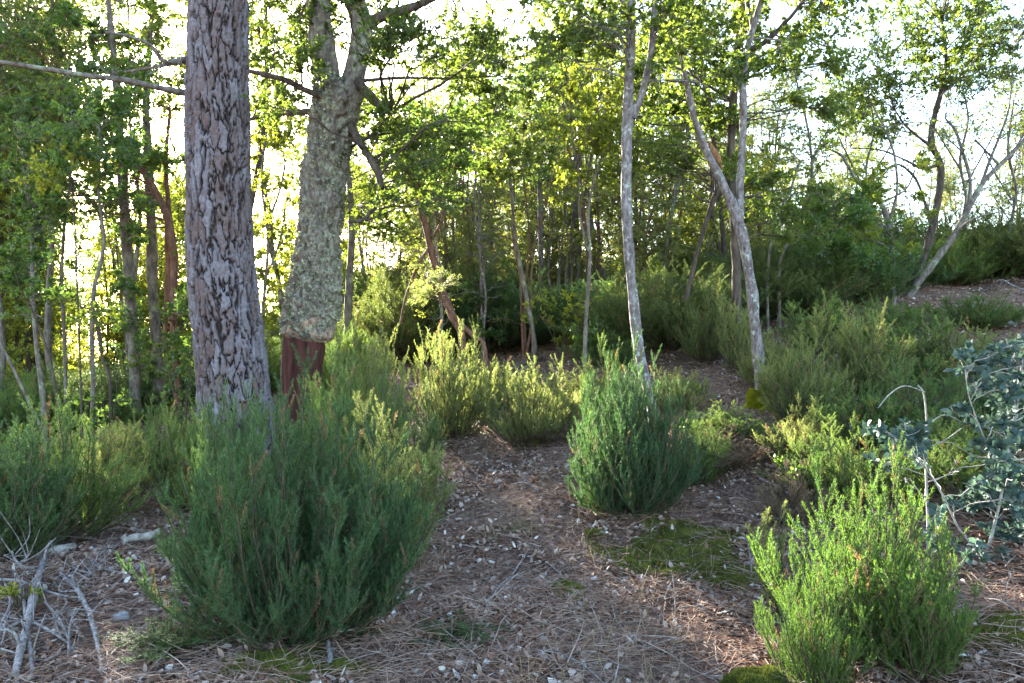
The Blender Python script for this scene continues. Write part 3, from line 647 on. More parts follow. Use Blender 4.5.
px_tree('crooked_tree', 'brown trunk nearest the pine with a swollen knee, its arm leaning far left',
  [[(178,410,6,10.6),(175,350,6,10.6),(173,300,5.5,10.6),(174,260,6.5,10.6),(171,235,8,10.6),(165,212,6.5,10.6),(152,185,5.5,10.6),(138,165,5,10.6),(120,150,4.5,10.6),(100,130,4,10.6),(82,112,3,10.6),(60,85,2,10.6)],
   [(171,232,5,10.6),(168,200,4,10.7),(166,160,3.5,10.7),(170,110,2.5,10.7)],
   [(165,345,4,10.6),(166,310,4,10.7),(168,270,4,10.7),(166,225,3.2,10.7)]],
  'bark_red', 'leaf_arbutus', [(0,150,90,210,34),(0,130,10,110,22),(150,190,150,190,5),(172,200,280,400,14)], seed=55, leaf=(.06,.034))
thin = [("thin grey stem near the left edge, widest of the slim stems there", [(46,436,5,9.5),(42,390,4.8,9.5),(36,340,4.4,9.5),(33,290,4,9.5),(32,250,3.6,9.5),(28,200,2.6,9.5),(20,140,1.8,9.5)], [(0,80,90,240,36),(0,60,240,330,6)], 'leaf_arbutus'),
  ("slim wavy stem against the bright gap at the left, bent like a bow", [(92,440,4,9),(93,390,3.8,9),(92,330,3.6,9),(94,290,3.4,9),(101,262,3.3,9),(104,240,3,9),(101,215,2.8,9),(98,180,2.4,9),(100,130,1.8,9)], [(50,140,90,200,18)], 'leaf_arbutus'),
  ("very thin upright stem crossing the bright gap at the left", [(82,445,1.8,8.6),(81,390,1.7,8.6),(79,330,1.7,8.6),(77,280,1.6,8.6),(75,230,1.5,8.6),(72,180,1.2,8.6)], [(40,110,140,210,8)], 'leaf_yellow'),
  ("thin brown stem leaning left out of the left heath bushes", [(44,438,3,8.2),(30,405,2.8,8.2),(14,370,2.6,8.2),(0,342,2.4,8.2),(-20,300,2,8.2)], [(-40,20,260,320,4)], 'leaf_oak'),
  ("slim stem between the two thinnest stems at the left", [(66,440,3.2,10),(66,390,3.2,10),(64,330,3.1,10),(62,280,3,10),(64,230,2.7,10),(70,180,2.2,10),(74,130,1.5,10)], [(30,110,60,160,16)], 'leaf_oak'),
  ("thin dark stem with a crooked arm in front of the bright gap", [(60,440,2.4,8.8),(57,400,2.3,8.8),(50,360,2.2,8.8),(38,325,2,8.8),(28,300,1.6,8.8)], [(0,60,250,300,6)], 'leaf_arbutus'),
  ("dark crooked stem with a kink beside the clump of three trunks", [(110,385,2.6,9.4),(103,360,2.8,9.4),(99,335,3.2,9.4),(95,318,2.8,9.4),(82,308,2.2,9.4),(72,300,1.6,9.4)], [(60,110,290,330,3)], 'leaf_oak')]
for i, (lab, st, reg, lm) in enumerate(thin):
    px_tree('thin_tree', lab, [st], 'bark_dark' if i in (2, 5, 6) else 'bark_grey', lm, reg, seed=60 + i, sides=8, leaf=(.055, .032), group='slim stems at the left')
px_tree('small_forked_sapling', 'slim grey forked sapling in the gap between pine and cork oak',
  [[(284,330,5,12),(280,290,4.6,12),(272,250,4,12),(270,215,3.4,12),(264,185,2.6,12),(258,150,1.8,12)],
   [(271,215,2.4,12),(280,190,2,12),(285,165,1.4,12)]], 'bark_grey', 'leaf_yellow', [(250,300,90,190,20),(255,300,200,330,14)], seed=70)
for i, (lab, st, reg) in enumerate([
  ('thin bare grey tree tangled in front of the sky, left of the backlit tree', [[(868,290,3,14),(864,250,2.8,14),(872,210,2.4,14),(866,170,2,14),(874,130,1.6,14),(868,90,1.2,14)],[(870,200,2,14),(852,165,1.5,14),(838,135,1,14)],[(868,180,2,14),(888,150,1.5,14),(902,115,1,14)]], [(825,915,70,230,22)]),
  ('thin bare grey tree tangled between the backlit and the leaning tree', [[(962,275,3,14.5),(958,235,2.6,14.5),(966,200,2.3,14.5),(960,160,2,14.5),(968,120,1.6,14.5),(962,85,1.2,14.5)],[(963,190,2,14.5),(980,160,1.5,14.5),(996,130,1,14.5)],[(961,170,1.8,14.5),(945,145,1.4,14.5),(930,120,1,14.5)]], [(915,1000,90,225,22)]),
  ('thin bare grey tree with fine twigs at the right edge of the sky', [[(1014,265,3,14),(1010,230,2.6,14),(1016,190,2.3,14),(1008,150,2,14),(1014,100,1.4,14)],[(1012,200,2,14),(996,175,1.5,14),(984,150,1,14)],[(1010,160,1.8,14),(1026,130,1.3,14),(1040,110,1,14)]], [(975,1050,60,215,22)])]):
    px_tree('bare_tree', lab, st, 'bark_grey', 'leaf_oak', reg, seed=90 + i, nlf=3, ntw=12, rads=(.25,.5), sides=8, group='bare trees on the crest')
px_tree('gap_sapling', 'leafy yellow-green sapling filling the gap between pine and cork oak',
  [[(262,360,3,10.5),(264,300,2.8,10.5),(268,240,2.4,10.5),(262,180,2,10.5),(268,120,1.5,10.5)],
   [(265,280,2,10.5),(280,240,1.6,10.6),(286,200,1.2,10.6)]], 'bark_grey', 'leaf_yellow', [(248,298,60,200,16),(250,292,200,345,20)], seed=73, rads=(.12,.25), leaf=(.045,.026), nlf=14)
px_tree('sky_sapling', 'thin bare sapling forking like a Y before the pale sky, beside the forked tree',
  [[(780,262,2.6,11),(795,235,2.6,11),(806,205,2.4,11),(812,170,2.3,11),(808,130,2,11),(800,95,1.6,11),(792,60,1,11)],
   [(811,165,1.8,11),(822,140,1.4,11),(836,120,1,11)],
   [(768,270,2.4,11),(775,225,2.2,11),(790,190,2,11),(800,160,1.4,11)]], 'bark_grey', 'leaf_yellow', [(770,850,40,130,14),(760,830,130,230,26)], seed=71, nlf=9)
px_tree('laurel_sapling', 'glossy dark green sapling with long leaves below the sky gap',
  [[(845,290,2.4,11.5),(838,250,2.2,11.5),(834,215,2,11.5),(830,185,1.3,11.5)]], 'bark_dark', 'leaf_arbutus', [(800,880,190,270,30)], seed=72, leaf=(.085,.03), rads=(.15,.3))

# ------------------------------------------------------------------ far thicket
rng = np.random.RandomState(7)
zones = [(-60,330,12.5,20,['arb1','pole0','oak1','hea2','pole0','arb0'],14,.7,1.0,'left_grove_tree','','trees of the grove at the left'),
  # px0, px1, d0, d1, kinds, n, smin, smax, name, label
 (150,330,16,27,['oak0','arb1','hea1','oak1','hea2'],14,.8,1.15,'backlit_tree_behind','backlit yellow-green tree behind the pine and the cork oak','trees behind the pine and the cork oak'),
 (-40,125,13,24,['arb1','hea1','oak1','arb0'],12,.7,1.05,'edge_tree','leafy tree growing behind the slim stems at the left edge','trees behind the slim stems'),
 (335,500,13,25,['pole1','hea2','pole0','arb1','pole0','oak1'],22,.8,1.2,'thicket_tree','leafy dark tree in the thicket between the cork oak and the centre','trees in the thicket beside the cork oak'),
 (500,640,13,26,['pole0','hea2','pole1','oak1','pole0','bare0'],24,.8,1.15,'centre_thicket_tree','slim tree in the dense thicket behind the centre of the slope','trees in the central thicket'),  # pale and yellow kinds put light spots into the thicket's colour
 (640,770,13,26,['pole0','oak1','pole1','hea2','bare1','hea2'],18,.7,1.1,'slope_thicket_tree','slim tree in the thicket behind the two pale forked trees','trees in the thicket behind the pale trees'),
 (770,840,15,26,['bare0','hea2','arb1','hea0'],4,.5,.75,'crest_tree','low wispy tree on the crest in front of the sky','low trees on the crest'),
 (860,1060,17,24,['bare1','hea2','bare0'],10,.5,.8,'crest_sapling','small sapling on the crest at the right behind the leaning tree','saplings on the crest')]
LM = [(-20,'the left edge'),(42,'the widest slim stem'),(95,'the bow-bent stem'),(140,'the clump of three trunks'),(218,'the big pine'),(275,'the pine and cork oak gap'),
 (318,'the cork oak'),(350,'the straight grey trunk'),(430,'the red-barked tree'),(488,'the log heap'),(515,'the thin grey stem'),(541,'the bushy-forked pale trunk'),(590,'the greenish stem'),
 (630,'the slender pale tree'),(690,'the forked tree\'s left arm'),(745,'the forked pale tree'),(808,'the Y-shaped sapling'),(838,'the glossy sapling'),(888,'the S-curved branch'),(935,'the backlit tree'),(985,'the leaning pale tree'),(1060,'the right edge')]
LOOK = {'lacy0':'tall lacy olive','lacy1':'tall lacy green','tall0':'high-crowned dusky','tall1':'high-crowned yellow-green','pole0':'many-stemmed grey','pole1':'many-stemmed brown','oak0':'dark round-leaved','oak1':'yellow-green','oak2':'dusky green','arb0':'glossy-leaved','arb1':'pale yellowish','hea0':'olive feathery','hea1':'green feathery','hea2':'pale feathery','bare0':'sparse yellow-leaved','bare1':'sparse pale-barked'}
def describe(kind, px, depth, size):
    k = min(LM, key=lambda q: abs(q[0] - px)); side = 'right behind' if abs(px - k[0]) < 12 else ('behind left of' if px < k[0] else 'behind right of')
    return f"{size} {LOOK[kind]} tree {side} {k[1]}, {depth}"
# lines along which the sun really reaches the glade in the photograph: no far tree stands in them
LIT = [at(*q) for q in [(400,350,8),(440,370,8.6),(395,440,5),(450,490,7.2),(490,480,7.5),(530,390,8.3),(100,430,6.6),(590,380,9),(840,325,7.8),(905,335,8.2),(345,430,4.6),(60,430,5.8),(860,485,3.9),(635,385,6),(360,350,7.6)]]
SV = np.array(SUN) / SUN.y
USED = set()
def blocks(x, y, z, h, s, lo=0):
    for q in LIT:
        t = y - q[1]
        if t < 1: continue
        hit = q + SV * t
        if abs(hit[0] - x) < .8 * s and z + lo < hit[2] < z + h: return True
    return False
zones.append((-60, 340, 10.5, 16, ['tall0','tall1'], 9, .75, 1.0, 'high_crowned_tree', '', 'high-crowned trees at the left'))
zones.append((-80, 340, 13, 22, ['lacy0','lacy1'], 9, .75, 1.05, 'lacy_tree', '', 'lacy trees at the left'))
zones.append((345, 620, 11.5, 16, ['bare0','pole1','bare1'], 9, .6, .8, 'crooked_thicket_tree', '', 'crooked trees at the front of the thicket'))
zones.append((330, 860, 26, 38, ['oak1','hea2','pole0','oak0','pole1'], 22, .95, 1.3, 'deep_thicket_tree', '', 'trees deepest in the thicket'))
zones.append((120, 330, 27, 40, ['oak1','hea1','arb1','oak0'], 12, .8, 1.1, 'deep_backlit_tree', '', 'farthest trees behind the pine and the cork oak'))
zones.append((-120, 110, 24, 38, ['oak1','hea2','arb1','oak0'], 12, .9, 1.2, 'far_edge_tree', '', 'farthest trees at the left'))
for (a0, a1, d0, d1, kinds, n, s0, s1, nm, lab, grp) in zones:
    rows = ['front','middle','back'] if not nm.startswith(('left', 'crooked')) else ['foremost','second','third'] if nm.startswith('crooked') else ['grove front','grove middle','grove back']
    ds = [d0 + (d1 - d0) * (i + rng.rand()) / n for i in range(n)]
    for i, d in enumerate(ds):
        kd = kinds[i % len(kinds)]; sz = rng.uniform(s0, s1); best = None
        for tr in range(40):
            px = a0 + (a1 - a0) * ((i * .618 + rng.rand() * (.15 + .02 * tr)) % 1); x = (px - 512) / F * d
            if not blocks(x, d, gz(x, d), (9.3 if kd.startswith(('tall', 'lacy')) else 5.6) * sz, sz, 3.0 * sz if kd.startswith(('tall', 'lacy')) else 0): best = px; break
        if best is None: continue
        depth = rows[0] + ' row' if d < d0 + (d1 - d0) * .34 else (rows[1] + ' row' if d < d0 + (d1 - d0) * .67 else rows[2] + ' row')
        if nm.startswith('deep') or nm.startswith('far'): depth = 'farthest ' + depth
        lab_ = describe(kd, best, depth, 'tall' if sz > (s0 + s1) / 2 else 'shorter')
        if lab_ in USED: continue
        USED.add(lab_)
        bg_tree(kd, best, d, sz, rng.rand() * 6.28, nm, describe(kd, best, depth, 'tall' if sz > (s0 + s1) / 2 else 'shorter'), grp)

# ------------------------------------------------------------------ heath bushes
def heath_data(seed, H, W, nst, nsh, nnd, nl, nw, low=.75, bare=.12, sl=(.10, .26), fl=.6, skirt=.12):
    rng = np.random.RandomState(seed); wood, lv = Acc(), Acc()
    ang = rng.rand(nst) * 6.28; r = np.sqrt(rng.rand(nst)) ** .9
    ph = rng.rand(3) * 6.28; r = r * (1 + .16 * np.sin(2 * ang + ph[0]) + .12 * np.sin(5 * ang + ph[1]))
    h = H * (1 - low * np.minimum(r, 1.1) ** 2) * rng.uniform(.62, 1.04, nst) * (1 + .12 * np.sin(3 * ang + ph[2]))
    nl_ = int(nst * skirt); r[:nl_] = rng.uniform(.6, .98, nl_); h[:nl_] = H * rng.uniform(.16, .5, nl_)
    k = 8; t = np.linspace(0, 1, k)[None]
    bx = rng.normal(0, .05, (nst, 2)) * W
    X = bx[:, :1] + (W / 2 * r * np.cos(ang))[:, None] * t ** fl; Y = bx[:, 1:] + (W / 2 * r * np.sin(ang))[:, None] * t ** fl
    Zs = h[:, None] * t ** 1.15 - .04 * (1 - t)
    P = np.stack([X, Y, Zs], -1); P[:, 1:] += np.cumsum(rng.normal(0, .010, (nst, k - 1, 3)), 1) * H
    V, Q = tubes(P, np.linspace(.0075, .0018, k)[None].repeat(nst, 0), 4); wood.add(V, Q)
    n = nst * nsh; si_ = np.repeat(np.arange(nst), nsh); tt = bare + (1 - bare) * rng.rand(n) ** .8; tt[::nsh] = .97
    s = tt * (k - 1) * .9999; i = s.astype(int); f = (s - i)[:, None]
    S = P[si_, i] * (1 - f) + P[si_, i + 1] * f; T = nz(P[si_, i + 1] - P[si_, i])
    D = nz(T * .8 + rdir(rng, n) * .72 + np.array([0, 0, .5])); ln = rng.uniform(sl[0], sl[1], n) * H / 1.1 * (1.1 - .45 * tt)
    m = 4; u = np.linspace(0, 1, m)[None, :, None]
    G = S[:, None] + D[:, None] * ln[:, None, None] * u + np.array([0, 0, 1.]) * (ln[:, None, None] * .22 * u ** 2)
    V, Q = tubes(G, np.linspace(.0022, .001, m)[None].repeat(n, 0), 3); wood.add(V, Q)
    q = n * nnd; gi = np.repeat(np.arange(n), nnd); s = (rng.rand(q) ** .85) * (m - 1) * .9999; i = s.astype(int); f = (s - i)[:, None]
    NP = G[gi, i] * (1 - f) + G[gi, i + 1] * f; ND = nz(G[gi, i + 1] - G[gi, i])
    taper = (1 - .55 * (s / (m - 1)) ** 3)[:, None]
    tone = rng.rand(nst)[si_][gi] * .3 + rng.rand(n)[gi] * .35 + .2 * tt[gi] + .2 * rng.rand(q)
    tone = np.clip(tone, 0, 1); tone[(rng.rand(n) < .035)[gi]] = 2.0
    needles(lv, NP, ND * .75 + rdir(rng, q) * .8 * taper, nl, nw, rng, tone)
    return wood.mesh('stems', M['stem_brown'], data_only=True, smooth=True), lv

HV = {}
def hproto(key, *a, **kw):
    w_, l_ = heath_data(*a, **kw)
    HV[key] = (w_, l_.mesh('foliage', None, data_only=True), kw.get('H', a[1]), kw.get('W', a[2]))
hproto('hero', 900, 1.22, 1.2, 170, 26, 100, .020, .0036, low=.5, bare=.0, sl=(.07, .18), fl=.5, skirt=.3)
hproto('b0', 901, 1.0, .9, 80, 16, 85, .021, .0038, low=.5)
hproto('b1', 902, 1.0, .8, 60, 17, 85, .021, .0038, low=.35)
hproto('b2', 903, 1.0, 1.0, 75, 16, 85, .021, .0038, low=.6)
hproto('tall', 904, 1.2, .6, 26, 24, 85, .021, .0038, low=.3, bare=.2, sl=(.10, .22))
hproto('near', 905, .9, .7, 60, 18, 105, .016, .003, low=.45, bare=.08, sl=(.10, .26))
hproto('slim', 906, .7, .32, 12, 14, 100, .015, .0026, low=.3, sl=(.08, .2))
hproto('big', 907, 2.0, 1.8, 130, 17, 80, .036, .007, low=.55, sl=(.12, .3))
HC = {}
def heath(var, mat, px, d, top, wpx, label, name='heath_bush', rot=None, group=None, lean=0, dz=0):
    w_, l_, H, W = HV[var]
    x = (px - 512) / F * d; z = gz(x, d)
    ztop = EYE + (341.5 - top) / F * d; s = max((ztop - z) / H, .12); sw = wpx / F * d / W * (1.35 if var == 'big' else 1) * 1.12
    key = (var, mat)
    if key not in HC:
        c = l_.copy(); c.materials.clear(); c.materials.append(M[mat]); HC[key] = c
    e = empty(name, (x, d, z + dz), label, 'bush', group)
    e.rotation_euler = (0, lean, (px * 1.7 + d * 3.1) % 6.28 if rot is None else rot); e.scale = (sw, sw, s * 1.02)
    link(bpy.data.objects.new('stems', w_), e); link(bpy.data.objects.new('foliage', HC[key]), e)
    return e

heath('hero','heath_dark',295,3.95,408,225,'large rounded dark green heath bush in the left foreground, in front of the pine')
H_ = heath
HL = [
 ('b1','heath_mid',972,9.6,296,80,'heath bush alone on the bare slope near the right edge'),
 ('b0','heath_mid',700,6.2,425,60,'low green heath bush just right of the dense dark bush'),
 ('b0','heath_pale_lit',488,9.6,365,70,'pale heath bush beside the log heap, at the upper end of the path'),
 ('b1','heath_mid',610,10.4,335,70,'green heath bush behind the left side of the slender tree'),
 ('b1','heath_mid',820,9.4,300,80,'bright heath bush at the back of the right bank, below the Y-shaped sapling'),
 ('b0','heath_mid',885,9.6,300,90,'bright heath bush at the back of the right bank, below the S-curved branch'),
 ('b0','heath_pale_lit',770,8.4,335,60,'pale heath bush touching the forked tree trunk on its right'),
 ('b2','heath_mid',845,5.6,425,120,'green heath bush on the right bank just above the pointed near bush'),
 ('b1','heath_mid',960,5.3,420,100,'green heath bush tucked between the bare white twig and the blue-leaved shrub'),
 ('b0','heath_mid',45,5.6,412,150,'broad heath bush at the left edge, half in sun, above the stick pile'),
 ('b1','heath_dark',-5,5.0,425,130,'dark heath bush cut off by the left edge of the photo'),
 ('b1','heath_pale_lit',104,6.6,425,100,'pale sunlit heath bush between the left edge and the litter path'),
 ('b2','heath_mid',152,7.6,405,80,'heath bush in the shade below the clump of three trunks'),
 ('b1','heath_mid',195,6.6,412,80,'heath bush at the left foot of the pine'),
 ('b1','heath_dark',236,5.6,398,90,'grey-green heath bush directly in front of the pine foot'),
 ('b1','heath_mid',304,5.4,412,90,'upright heath bush hiding the red foot of the cork oak'),
 ('tall','heath_mid',345,6.2,365,80,'tall wispy heath between cork oak foot and the sunlit bushes'),
 ('b1','heath_pale_lit',368,7.6,335,85,'pale sunlit heath bush right of the cork oak foot, the tallest there'),
 ('b1','heath_pale_lit',449,8.7,332,80,'pale sunlit heath bush below the crooked red-barked tree'),
 ('b0','heath_mid',340,9.2,355,70,'green heath bush close behind the cork oak foot'),
 ('tall','heath_mid',404,6.4,392,70,'upright feathery heath with silvery shoots at the edge of the litter path'),
 ('tall','heath_pale_lit',392,4.9,415,100,'straggly yellowish heath with bare sunlit stems touching the large dark bush'),
 ('b1','heath_pale_lit',528,8.1,366,85,'yellow-green heath bush standing alone at the top of the litter path'),
 ('b0','heath_pale_lit',580,9.0,372,75,'pale heath bush between the lone bush and the slender tree'),
 ('hero','heath_dark',632,5.85,368,118,'dense dark green heath bush at the foot of the slender tree'),
 ('tall','heath_mid',610,6.6,350,60,'tall feathery shoots rising from behind the dense dark bush'),
 ('b1','heath_pale_lit',678,7.9,372,55,'wispy pale heath just right of the slender tree foot'),
 ('b2','heath_mid',728,7.0,405,85,'low heath bush left of the mossy forked tree foot'),
 ('tall','heath_pale_lit',735,9.2,300,45,'thin pale heath plume standing left of the forked tree'),
 ('b0','heath_pale_lit',800,7.2,345,90,'green heath bush right of the mossy forked tree foot'),
 ('b1','heath_pale_lit',850,7.8,312,100,'tall bright green heath bush in the middle of the right-hand bank'),  # paler copy puts gentle sunlight into the bank's colour
 ('b1','heath_mid',905,8.2,322,100,'bright green heath bush below the leaning pale tree'),
 ('b0','heath_pale_lit',955,8.0,325,110,'bright heath bush on the right bank next to the bare slope'),
 ('b2','heath_pale_lit',805,6.3,405,80,'yellowish heath bush low on the right bank, near the mossy foot'),
 ('b0','heath_mid',868,6.3,388,110,'heath bush low on the right bank behind the near bright bush'),
 ('b1','heath_mid',925,6.2,368,100,'heath bush behind the bare white twig on the right bank'),
 ('b0','heath_dark',985,6.6,372,100,'dark heath bush behind the blue-leaved oak shrub'),
 ('near','heath_fresh',862,3.75,472,150,'bright green heath bush in the right foreground with pointed shoots'),
 ('near','heath_fresh',918,3.5,540,100,'bright heath bush at the bottom edge, right of the pointed shoots'),
 ('near','heath_fresh',818,3.5,560,90,'low bright heath bush at the bottom edge left of the pointed shoots'),
 ('slim','heath_pale_lit',785,4.4,502,60,'slim two-pronged heath sprout at the edge of the moss patch'),
 ('near','heath_mid',165,3.75,628,95,'small soft light green bushlet at the left foot of the large dark bush'),
 ('near','heath_dark',462,3.95,622,90,'low green sprig sprawling on the litter in the middle foreground'),
 ('big','heath_olive',672,11.0,262,120,'big dark olive heath behind the slender tree, between the two pale trees'),
 ('big','heath_olive',782,12.0,240,120,'big olive heath right behind the forked tree'),
 ('big','heath_dark',838,12.6,228,90,'big dark heath below the sky gap'),
 ('big','heath_olive',742,13.0,262,80,'olive heath directly behind the forked tree trunk'),
 ('big','heath_dark',600,13.0,278,95,'dark heath behind the thin greenish stem'),
 ('big','heath_olive',990,15.0,200,110,'big olive heath on the crest at the right, cut by the edge'),
 ('big','heath_olive',1035,14.0,215,100,'olive heath at the right edge of the crest'),
 ('big','heath_mid',945,14.2,238,70,'sun-tipped heath on the crest right of the backlit tree'),
 ('big','heath_dark',876,13.6,245,75,'dark round heath at the foot of the backlit tree'),
 ('b1','heath_pale_lit',708,10.0,290,60,'pale-tipped heath in front of the big dark olive one'),
 ('big','heath_dark',548,13.5,290,80,'dark heath deep in the shade behind the log heap'),
 ('big','heath_dark',498,14.0,270,90,'dark blue-green bush in the shade behind the red-barked tree'),
 ('big','heath_olive',425,14.5,265,110,'broad olive bush in the shade right of the grey trunk'),
 ('big','heath_mid',340,12.5,325,60,'small green bush between the cork oak and the grey trunk'),
 ('big','heath_mid',30,10.5,365,120,'green bush behind the left-edge heath, under the slim stems'),
 ('big','heath_pale_lit',100,11.5,372,90,'pale bush glowing in the bright gap at the left'),
 ('big','heath_dark',150,12.2,355,80,'dark bush around the feet of the clump of three trunks'),
 ('big','heath_mid',265,14,325,110,'green bush glimpsed between the pine and the cork oak'),
 ('big','heath_olive',195,15,335,80,'dull bush behind the left side of the pine')]
for h in HL: heath(*h)
for i, (px, d, top) in enumerate([(360,19,270),(420,20,262),(470,19,258),(530,20,250),(590,19,255),(640,18,252),(690,18,240),(740,18,225),(800,19,215),(300,20,300),(860,19,212),(230,20,315)]):
    heath('big', ['heath_mid','heath_olive','heath_pale_lit'][i % 3], px, d, top, 110, f"{['green','olive','pale'][i % 3]} undergrowth bush far back right behind {min(LM, key=lambda q: abs(q[0] - px))[1]}", 'thicket_bush', group='undergrowth bushes in the thicket')
for i, (px, d, top) in enumerate([(-30,16,372),(60,17,380),(130,18,372),(20,21,368),(100,23,372),(-80,20,350)]):
    heath('big', ['heath_mid','heath_pale_lit','heath_olive'][i % 3], px, d, top, 120, f"{['green','pale','olive'][i % 3]} soft bush {'low down far' if d > 19 else 'a little way'} beyond {min(LM, key=lambda q: abs(q[0] - px))[1]}", 'far_bush', group='bushes beyond the slim stems')
# dead brown skirts of brush
for px, d, top, wp, lab in [(715,6.4,430,110,'dry brown brush under the low heath near the mossy foot'),(770,6.7,440,80,'dry rusty brush right of the mossy forked tree foot'),(560,8.0,425,80,'dry brown tuft below the lone yellow-green bush'),(665,6.6,445,70,'dry brown tuft beside the dense dark bush'),(800,5.4,470,80,'dry twiggy brush on the bank above the slim sprout'),(1000,5,470,120,'dry brush in shade behind the blue-leaved shrub')]:
    heath('b2','heath_dead',px,d,top,wp,lab,'dry_brush')

# broad-leaved seedlings
def seedling(px, d, top, wpx, mat, label, n=9, leaf=(.06,.028), bark='stem_brown', name='leafy_shrub', seed=0, near=False, nlf=9, tw=5, rr=.10):
    rng = np.random.RandomState(seed + int(px)); x = (px - 512) / F * d; z = gz(x, d); H = EYE + (341.5 - top) / F * d - z; W = wpx / F * d
    e = empty(name, (x, d, z), label, 'shrub')
    wood, lv = Acc(), Acc(); nodes = []; nr = []
    for k in range(4):
        q = rdir(rng, 1)[0] * W * .35
        P, R = trunk_tube(wood, [(0, 0, -.05), (q[0] * .3, q[1] * .3, H * .35), (q[0] * .8, q[1] * .8, H * .7), (q[0], q[1], H)], [.008, .007, .005, .003], 14, 5, .05, k)
        nodes.append(P); nr.append(R)
    nodes = np.concatenate(nodes); nr = np.concatenate(nr)
    cs = np.stack([rng.uniform(-.5, .5, n) * W, rng.uniform(-.4, .4, n) * W, rng.uniform(.25, .95, n) * H], -1)
    crown(rng, nodes, nr, cs, rr, tw, nlf, leaf[0], leaf[1], wood, lv, 'near' if near else 'leaf')
    wood.mesh('stems', M[bark], e, True); lv.mesh('foliage', M[mat], e); return e
seedling(690,8.6,385,60,'leaf_arbutus','small fresh green seedling on the slope right of the slender tree',7)
seedling(715,7.2,425,70,'leaf_arbutus','yellow-green low plant between the two pale trees',10)
seedling(487,13,275,50,'leaf_arbutus','bright green leafy shrub lit among the central shade',16,(.1,.05),rr=.22)
seedling(640,12.5,255,50,'leaf_yellow','yellow-tipped shrub behind the slender tree trunk',14,(.09,.045),rr=.22)
seedling(560,11.5,290,80,'leaf_yellow','yellow-green leafy shrub behind the log heap',18,(.08,.04),rr=.2)
seedling(595,10.5,320,50,'leaf_arbutus','glossy shrub around the thin greenish stem',12,(.07,.035),rr=.16)
seedling(740,10.5,345,50,'leaf_arbutus','small glossy green plant on the bare slope',8)
seedling(870,11.8,225,70,'leaf_arbutus','glossy leafy shrub under the S-curved branch',24,(.08,.035),rr=.25)
seedling(110,8.8,375,60,'leaf_arbutus','leafy shoot in the bright gap left of the clump of three trunks',10)
seedling(183,9.0,340,60,'leaf_arbutus','leafy green shrub squeezed between the trunk clump and the pine',16,(.06,.03),rr=.2)
seedling(800,5.6,455,50,'leaf_arbutus','pale yellowish sprig low on the right bank',7,(.04,.02))
seedling(20,4.2,583,30,'leaf_yellow','tiny pale sprig beside the stick pile',4,(.03,.015),rr=.05)

# blue-green holm oak shrub at the right edge
def holm():
    D = 4.5
    stems = [[(960,640,4,D),(985,560,3.6,D),(1000,500,3.2,D),(1008,450,2.8,D),(1018,400,2.4,D+.1),(1024,340,1.8,D+.1)],
             [(1010,640,3,D+.1),(1020,540,2.6,D+.1),(1030,460,2,D+.1)],
             [(985,560,2.4,D),(960,530,2,D-.1),(940,490,1.6,D-.2),(915,455,1.2,D-.25),(885,430,1,D-.3)],
             [(1003,480,2,D),(985,440,1.6,D-.1),(970,400,1.2,D-.2),(965,370,1,D-.2)],
             [(978,600,2,D),(950,600,1.6,D-.2),(925,590,1,D-.3)]]
    e, base = px_tree('holm_oak_shrub', 'blue-green leaved oak shrub at the right edge of the photo', stems, 'bark_white', 'leaf_blue',
      [(960,1024,345,380,14),(960,1020,380,430,16),(985,1040,430,560,18),(880,925,430,462,11),(920,1024,470,600,30),(950,1010,560,620,6),(1000,1060,330,420,8)],
      leaf=(.050,.036), rads=(.06,.13), ntw=5, nlf=8, style='near', seed=80, dj=.22, rscale=.5, thin=.35, cat='shrub', sides=7)
holm()
px_tree('bare_twig', 'bare whitish dead twig standing upright in front of the right bank',
  [[(928,570,3,4.6),(928,520,2.8,4.6),(926,470,2.6,4.6),(927,430,2.2,4.6),(924,395,1.8,4.6),(918,385,1.2,4.6)],
   [(925,392,1.3,4.6),(905,386,1.3,4.5),(890,394,1.1,4.5),(878,408,.8,4.4)],
   [(927,425,1.4,4.6),(945,415,1.1,4.6),(965,424,.8,4.7)],
   [(927,445,1.5,4.6),(912,432,1.2,4.6),(900,424,.9,4.5)],
   [(927,448,1.4,4.6),(945,440,1.1,4.6),(962,428,.8,4.6)],
   [(928,500,1.2,4.6),(918,490,.9,4.5),(910,478,.7,4.5)],
   [(928,482,1.1,4.6),(945,476,.8,4.6),(956,474,.6,4.7)]],
  'bark_white', None, [(900,960,395,500,8)], seed=81, ntw=3, nlf=0, rads=(.03,.08), sides=6, cat='dead twig', dj=.05, rscale=.5, thin=.3)

